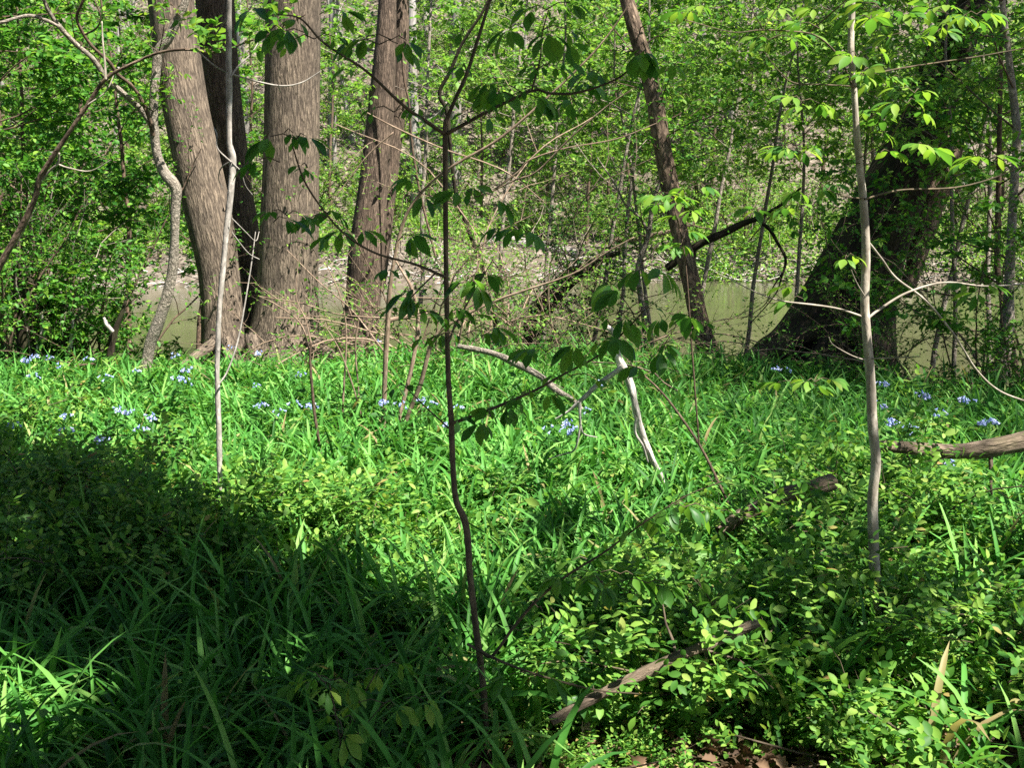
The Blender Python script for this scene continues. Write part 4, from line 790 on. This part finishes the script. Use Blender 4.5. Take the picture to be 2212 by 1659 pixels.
# ------------------------------------------------------------------ grass: strap leaves
def blades(rng, mb, X, Y, L, W, lean, m=0, nsec=7):
    n = len(X); a = rng.random(n) * 6.28; e0 = R(1) * rng.uniform(62, 88, n); bend = lean
    s = np.linspace(0, 1, nsec); pos = np.stack([X, Y, height(X, Y) - .02], -1); P = [pos]
    hd = np.stack([np.cos(a), np.sin(a)], -1)
    for i in range(1, nsec):
        e = e0 - bend * (s[i] ** 1.6); st = (L / (nsec - 1))[:, None]
        P.append(P[-1] + np.concatenate([hd * np.cos(e)[:, None], np.sin(e)[:, None]], 1) * st)
    P = np.stack(P, 1)
    T = norm(np.gradient(P, axis=1)); S = np.stack([-hd[:, 1], hd[:, 0], np.zeros(n)], -1)[:, None]
    tw = rng.normal(0, .5, n)[:, None, None] * s[None, :, None]; Nn = np.cross(T, S); Sv = S * np.cos(tw) + Nn * np.sin(tw)
    wprof = np.interp(s, [0, .15, .5, .8, .93, 1], [.7, .95, 1, .75, .4, .03])
    hw = (W[:, None] * wprof[None] / 2)[..., None]
    V = np.stack([P - Sv * hw + Nn * hw * .35, P, P + Sv * hw + Nn * hw * .35], 2)
    k = np.arange(nsec - 1)[:, None] * 3; f = np.concatenate([k + np.array([[0, 1, 4, 3]]), k + np.array([[1, 2, 5, 4]])])
    F = (f[None] + (np.arange(n) * nsec * 3)[:, None, None]).reshape(-1, 4)
    mb.add(V.reshape(-1, 3), F, m)
rng = np.random.default_rng(17)
def clumps(nc, ylo, yhi, per, keepf):
    yc = ylo + (yhi - ylo) * rng.random(nc) ** .75; xc = (rng.random(nc) - .5) * (yc * 1.05 + 2.2)
    k = keepf(xc, yc); xc, yc = xc[k], yc[k]; n = rng.integers(per[0], per[1], len(xc))
    cx = np.repeat(xc, n); cy = np.repeat(yc, n); return cx + rng.normal(0, .045, len(cx)), cy + rng.normal(0, .045, len(cx))
def litter_area(x, y):      # the bare leafy patch at the bottom
    return np.exp(-(((x - .55) / .75) ** 2 + ((y - 2.75) / .45) ** 2))
def rosy(x, y):             # where the low bushes take over
    return np.exp(-(((x - 1.9) / .9) ** 2 + ((y - 3.4) / .9) ** 2)) * .9 + np.exp(-(((x + 1.6) / 1.3) ** 2 + ((y - 4.9) / .35) ** 2)) * .75
keep = lambda x, y: ~((np.abs(x + .06) < .09) & (y > 2.3) & (y < 2.97)) & ~((x > .1) & (x < .85) & (y < 2.95) & (rng.random(len(x)) < .93)) & ~((x > .05) & (y < 3.25 + .2 * np.sin(x * 5)) & (rng.random(len(x)) < np.where(x > 1.15, .62, .88))) & (rng.random(len(x)) > np.maximum(litter_area(x, y), rosy(x, y)) * 1.05) & (y < bank_y(x) + .5)
mb = MB()
X, Y = clumps(5600, 2.1, 11.0, (6, 14), keep); n = len(X)
blades(rng, mb, X, Y, rng.uniform(.2, .44, n) * np.interp(Y, [3, 6], [1.15, 1]), rng.uniform(.012, .025, n), rng.uniform(.4, 2.3, n))
X, Y = clumps(420, 2.1, 4.6, (7, 13), keep); n = len(X)
blades(rng, mb, X, Y, rng.uniform(.28, .56, n), rng.uniform(.010, .019, n), rng.uniform(.5, 2.3, n), nsec=9)
tag(mb.build('grass', M['grass']), 'lush strap-leaved green grass covering the clearing', 'grass', kind='stuff')
# broad-leaved ground cover among it
mb = MB(); N = 2100
y = 2.2 + 8.6 * rng.random(N) ** .8; x = (rng.random(N) - .5) * (y * 1.05 + 2); k = (y < bank_y(x) + .9) & (litter_area(x, y) < .3) & (rng.random(N) < .35 + .6 * (vnoise(x * 1.3, y * 1.3, 1) > 0)); x, y = x[k], y[k]
for i in range(3):
    pass
nl = 8; P = np.stack([np.repeat(x, nl), np.repeat(y, nl), np.repeat(height(x, y), nl)], -1); a = rng.random(len(P)) * 6.28; hgt = np.repeat(rng.uniform(.05, .36, len(x)), nl) * rng.uniform(.4, 1.05, len(P))
P += np.stack([np.cos(a) * .03, np.sin(a) * .03, hgt], -1)
mb.leaves(OVAL, P, np.stack([np.cos(a), np.sin(a), rng.uniform(-.2, .7, len(P))], -1), rng.normal(0, .3, (len(P), 3)) + (0, 0, 1), rng.uniform(.03, .085, len(P)) * np.interp(P[:, 1], [2.5, 5], [.6, 1]))
tag(mb.build('ground_cover', M['cover']), 'small broad-leaved plants filling the gaps in the grass', 'ground cover', kind='stuff')
# bank edge weeds down to the water
mb = MB(); N = 1500; x = (rng.random(N) - .5) * 13; y = bank_y(x) + rng.uniform(.2, 2.2, N)
nl = 10; P = np.stack([np.repeat(x, nl), np.repeat(y, nl), np.repeat(height(x, y), nl) + .02], -1); a = rng.random(len(P)) * 6.28
P += np.stack([np.cos(a) * .05, np.sin(a) * .05, rng.uniform(.03, .3, len(P))], -1)
mb.leaves(OVAL, P, np.stack([np.cos(a), np.sin(a), rng.uniform(-.2, .6, len(P))], -1), rng.normal(0, .3, (len(P), 3)) + (0, 0, 1), rng.uniform(.03, .09, len(P)))
tag(mb.build('bank_weeds', M['cover']), 'low weeds on the slope down to the river', 'weeds', kind='stuff')
# fallen leaves
mb = MB(); N = 13000; y = 2.0 + 5.5 * rng.random(N) ** 1.6; x = (rng.random(N) - .5) * (y * 1.05 + 1.5)
P = np.stack([x, y, height(x, y) + rng.uniform(.006, .045, N)], -1); a = rng.random(N) * 6.28
mb.leaves(fold([(0, 0), (.12, .1), (.22, .24), (.34, .2), (.46, .34), (.58, .24), (.72, .27), (.84, .13), (1, 0)], .45, .45), P, np.stack([np.cos(a), np.sin(a), rng.normal(0, .35, N)], -1), rng.normal(0, .6, (N, 3)) + (0, 0, 1), rng.uniform(.03, .075, N))
tag(mb.build('leaf_litter', M['litter']), 'curled tan dead leaves on the ground beneath the plants', 'leaf litter', kind='stuff')
mb = MB()
for i in range(190):
    yy = rng.uniform(2.3, 3.6); xx = rng.uniform(-.1, 2.4); P, _ = walk(rng, (xx, yy, hz(xx, yy) + .03), (rng.normal(), rng.normal() * .6, rng.normal() * .12), rng.uniform(.15, .6), 5, .1, 0); mb.tube(P, np.linspace(rng.uniform(.003, .008), .002, 6), 5, cap=False)
tag(mb.build('twig_litter', M['log'], bark=True), 'fallen twigs scattered over the dead leaves', 'twigs', kind='stuff')

# ------------------------------------------------------------------ bluebells
def bell_build(seed, nb):
    rng = np.random.default_rng(seed); wd, lf, pt = MB(), MB(), MB()
    P, _ = walk(rng, (0, 0, -.38), (rng.normal(0, .1), rng.normal(0, .1), 1), .38, 6, .05, 0); wd.tube(P, np.linspace(.004, .0025, 7), 5)
    for i in range(6):
        a = rng.random() * 6.28; wd.leaves(OVALF, P[[2 + i % 4]], [[math.cos(a), math.sin(a), .4]], [[0, 0, 1]], [.1], 0, np.array([1.0]))
    th = np.arange(7) * 2 * math.pi / 7
    for i in range(nb):
        a = rng.random() * 6.28; r = rng.uniform(.008, .05); c = P[-1] + (math.cos(a) * r, math.sin(a) * r, rng.uniform(-.03, .015))
        d = norm(np.array([math.cos(a) * .7, math.sin(a) * .7, -.75]) + rng.normal(0, .25, 3)); L = rng.uniform(.018, .03)
        pt.tube(np.array([c, c + d * L * .45, c + d * L * .8, c + d * L]), (.0022, .0042, .0075, .011), 7, cap=False)
    root = bpy.data.objects.new('bluebell', None); COL.objects.link(root)
    return root, [wd.build('stem', M['cover'], root), pt.build('blossom', M['petal'], root)]
BB = [bell_build(200 + i, nb) for i, nb in enumerate([10, 7, 14, 5])]
BELLS = [(55, 780), (97, 770), (65, 820), (115, 785), (140, 800), (152, 895), (150, 930), (230, 825), (235, 890), (272, 890), (305, 805), (310, 920), (325, 940), (245, 945), (386, 765), (376, 822), (392, 826), (388, 790), (205, 785), (38, 905),
         (505, 745), (540, 765), (560, 822), (627, 850), (602, 870), (652, 810), (680, 855), (566, 858), (820, 735), (846, 858), (856, 872), (906, 860), (930, 872), (950, 908), (1003, 880), (1262, 882), (1200, 906), (1188, 926), (1214, 914), (1280, 830),
         (1895, 822), (1915, 885), (1950, 905), (1962, 918), (2042, 898), (2088, 860), (2113, 908), (2140, 912), (2042, 986), (1692, 790), (1676, 780), (1990, 850)]
bz = [((0, 345), 'small blue bluebell in the left patch, left of the crooked stem'), ((345, 480), 'blue bluebell in front of the crooked stem'), ((480, 740), 'pale blue bluebell before the joined trunks'), ((740, 1100), 'blue bluebell around the tan canes'), ((1100, 1500), 'violet blue bluebell by the white dead branch'), ((1500, 1850), 'tiny blue bluebell below the mossy tree'), ((1850, 2300), 'bright blue bluebell near the long brown log')]
g2 = {}
for i, (u, v) in enumerate(BELLS):
    d = ray(u, v); tt = (CAM[2] - .36) / -d[2]; p = CAM + d * tt; p[2] = hz(p[0], p[1]) + .37
    k = int(rng.integers(0, 4)); s = rng.uniform(.6, .9) * (1.35 if u > 1850 else 1.0)
    o = put(BB[k], p, rng.random() * 6.28, s, None, 'flower', 'bluebells in the grass')
    zl = next(z for (a, b), z in bz if a <= u < b); g2.setdefault(zl, []).append((u, o))
for zl, g in g2.items():
    g.sort(key=lambda x: x[0])
    for i, (u, o) in enumerate(g): o['label'] = zl + (f', {ORD[i]} from left' if len(g) > 1 else '')

# ------------------------------------------------------------------ tree above the photographer: its crown shades the near grass
rng = np.random.default_rng(23)
POLY = np.array([(-.3, 4.15), (.75, 3.3), (1.6, 2.5), (2.2, 1.75), (2.6, 1.25), (2.75, .55), (3.0, -.6), (6.0, -1.2), (6.0, -6), (-9, -6), (-10, 4.5), (-5.5, 6.4), (-3.2, 5.6), (-1.6, 4.95)])
def inside(x, y):
    r = np.zeros(len(x), bool); j = len(POLY) - 1
    for i in range(len(POLY)):
        xi, yi = POLY[i]; xj, yj = POLY[j]
        r ^= ((yi > y) != (yj > y)) & (x < (xj - xi) * (y - yi) / (yj - yi) + xi); j = i
    return r
N = 110000; x = rng.uniform(-10, 6.2, N); y = rng.uniform(-6.2, 6.5, N)
jx = x + .2 * vnoise(x * 3, y * 3, 1) + .1 * vnoise(x * 9, y * 9, 2); jy = y + .24 * vnoise(x * 3, y * 3, 5) + .12 * vnoise(x * 9, y * 9, 7)
k = inside(jx, jy) & ~(np.hypot((x - 1.2) / 1.35, (y - .72)) < .4)
for hx, hy, hr in zip(rng.uniform(-.6, 2.6, 26), rng.uniform(.2, 4.4, 26), rng.uniform(.06, .16, 26)): k &= ~((np.hypot(x - hx, y - hy) < hr) & (hy > 3.0 - .9 * (hx - .4) - .9))
k &= rng.random(N) < .85
k |= (np.hypot((jx - 3.3) / .72, (jy - 1.32) / .26) < 1) & (rng.random(N) < .3)
for cx, cy, cr in [(4.3, 1.5, .24), (4.75, 1.1, .2), (4.0, 2.3, .22), (5.1, 1.9, .3), (4.5, .5, .2), (3.6, .8, .16), (3.25, 2.5, .2)]: k |= (np.hypot(jx - cx, (jy - cy) * 1.3) < cr) & (rng.random(N) < .45)
x, y = x[k], y[k]; z = rng.uniform(5.0, 7.0, len(x)); f = (z - 6) / SUNV[2]
P = np.stack([x + f * SUNV[0], y + f * SUNV[1], z], -1)
t = thing('shade_tree', (2.4, -2.2, hz(2.4, -2.2)), 'spreading leafy tree overhead that shades the near grass', 'tree')
mb = MB(); mb.tube(spline([(2.4, -2.2, -.3), (2.3, -2.0, 2), (1.9, -1.4, 4.2), (1.3, -.2, 5.6), (.6, 1.4, 6.4)], 6), np.linspace(.22, .07, 25), 14, lump=.03, rng=rng); mb.build('trunk', M['bigbark'], t, bark=True)
mb = MB()
for i in range(14):
    q = P[rng.integers(len(P))]; mb.tube(spline([(1.6, -.9, 5.0), (np.array([1.3, -.2, 5.6]) + q) / 2 + (0, 0, .2), q], 5), np.linspace(.05, .01, 11), 6)
mb.build('limb', M['bigbark'], t, bark=True)
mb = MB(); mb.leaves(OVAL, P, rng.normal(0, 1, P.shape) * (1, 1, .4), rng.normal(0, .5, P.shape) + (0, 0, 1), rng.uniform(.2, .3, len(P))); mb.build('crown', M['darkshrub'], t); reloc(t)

# a second tree outside the frame on the right: its thin crown dapples the grass and the mossy tree
rng = np.random.default_rng(29)
t = thing('canopy_tree', (8.6, 4.6, hz(8.6, 4.6)), 'thin-leaved tall tree outside the frame that dapples the grass by the long brown log', 'tree')
tk = spline([(8.6, 4.6, -.3), (8.5, 4.7, 3), (8.2, 4.9, 6), (7.4, 5.4, 9), (7.0, 5.8, 11)], 6)
mb = MB(); mb.tube(tk, np.linspace(.24, .05, len(tk)), 14, lump=.03, rng=rng); mb.build('trunk', M['bigbark'], t, bark=True)
mb = MB(); lf = MB(); cs = []
for i in range(120):
    x, y = rng.uniform(4.9, 9.5), rng.uniform(1.9, 10.5)
    if y < 3.2 and x < 5.4: continue
    cs.append((x, y, rng.uniform(8.0, 10.0)))
for i in range(26): cs.append((rng.uniform(5.9, 8.1), rng.uniform(7.0, 9.0), rng.uniform(8.6, 9.8)))
for c in cs[::4]: mb.tube(spline([tk[12 + int(rng.integers(0, 8))], (tk[16] + np.array(c)) / 2 + (0, 0, .4), c], 5), np.linspace(.04, .008, 11), 5, cap=False)
mb.build('limb', M['bigbark'], t, bark=True)
for c in cs:
    k = int(rng.integers(60, 150)); P = np.array(c) + rng.normal(0, .32, (k, 3)); lf.leaves(OVAL, P, rng.normal(0, 1, P.shape) * (1, 1, .4), rng.normal(0, .5, P.shape) + (0, 0, 1), rng.uniform(.07, .13, k))
lf.build('crown', M['shrub'], t); reloc(t)

# the rest of the wood behind and to the left of the camera closes off the sky there
for i, (x, y, k, sc) in enumerate([(-6.2, 1.5, 0, 1.7), (-7.5, 5.0, 1, 1.6), (-4.5, -2.5, 2, 2.0), (-1.5, -4.5, 0, 1.9), (-7.5, -2.0, 1, 1.9), (1.0, -6.5, 2, 2.0), (-4.0, -6.0, 0, 2.0)]):
    root, kids = NT[k]; o = root.copy(); COL.objects.link(o); o.name = 'woodland_tree'
    for c in kids:
        q = c.copy(); COL.objects.link(q); q.parent = o
    o.location = (x, y, hz(x, y)); o.rotation_euler = (0, 0, i * 1.3); o.scale = (sc, sc, sc)
    tag(o, 'leafy woodland tree standing behind the photographer outside the frame', 'tree', 'woodland trees outside the frame')
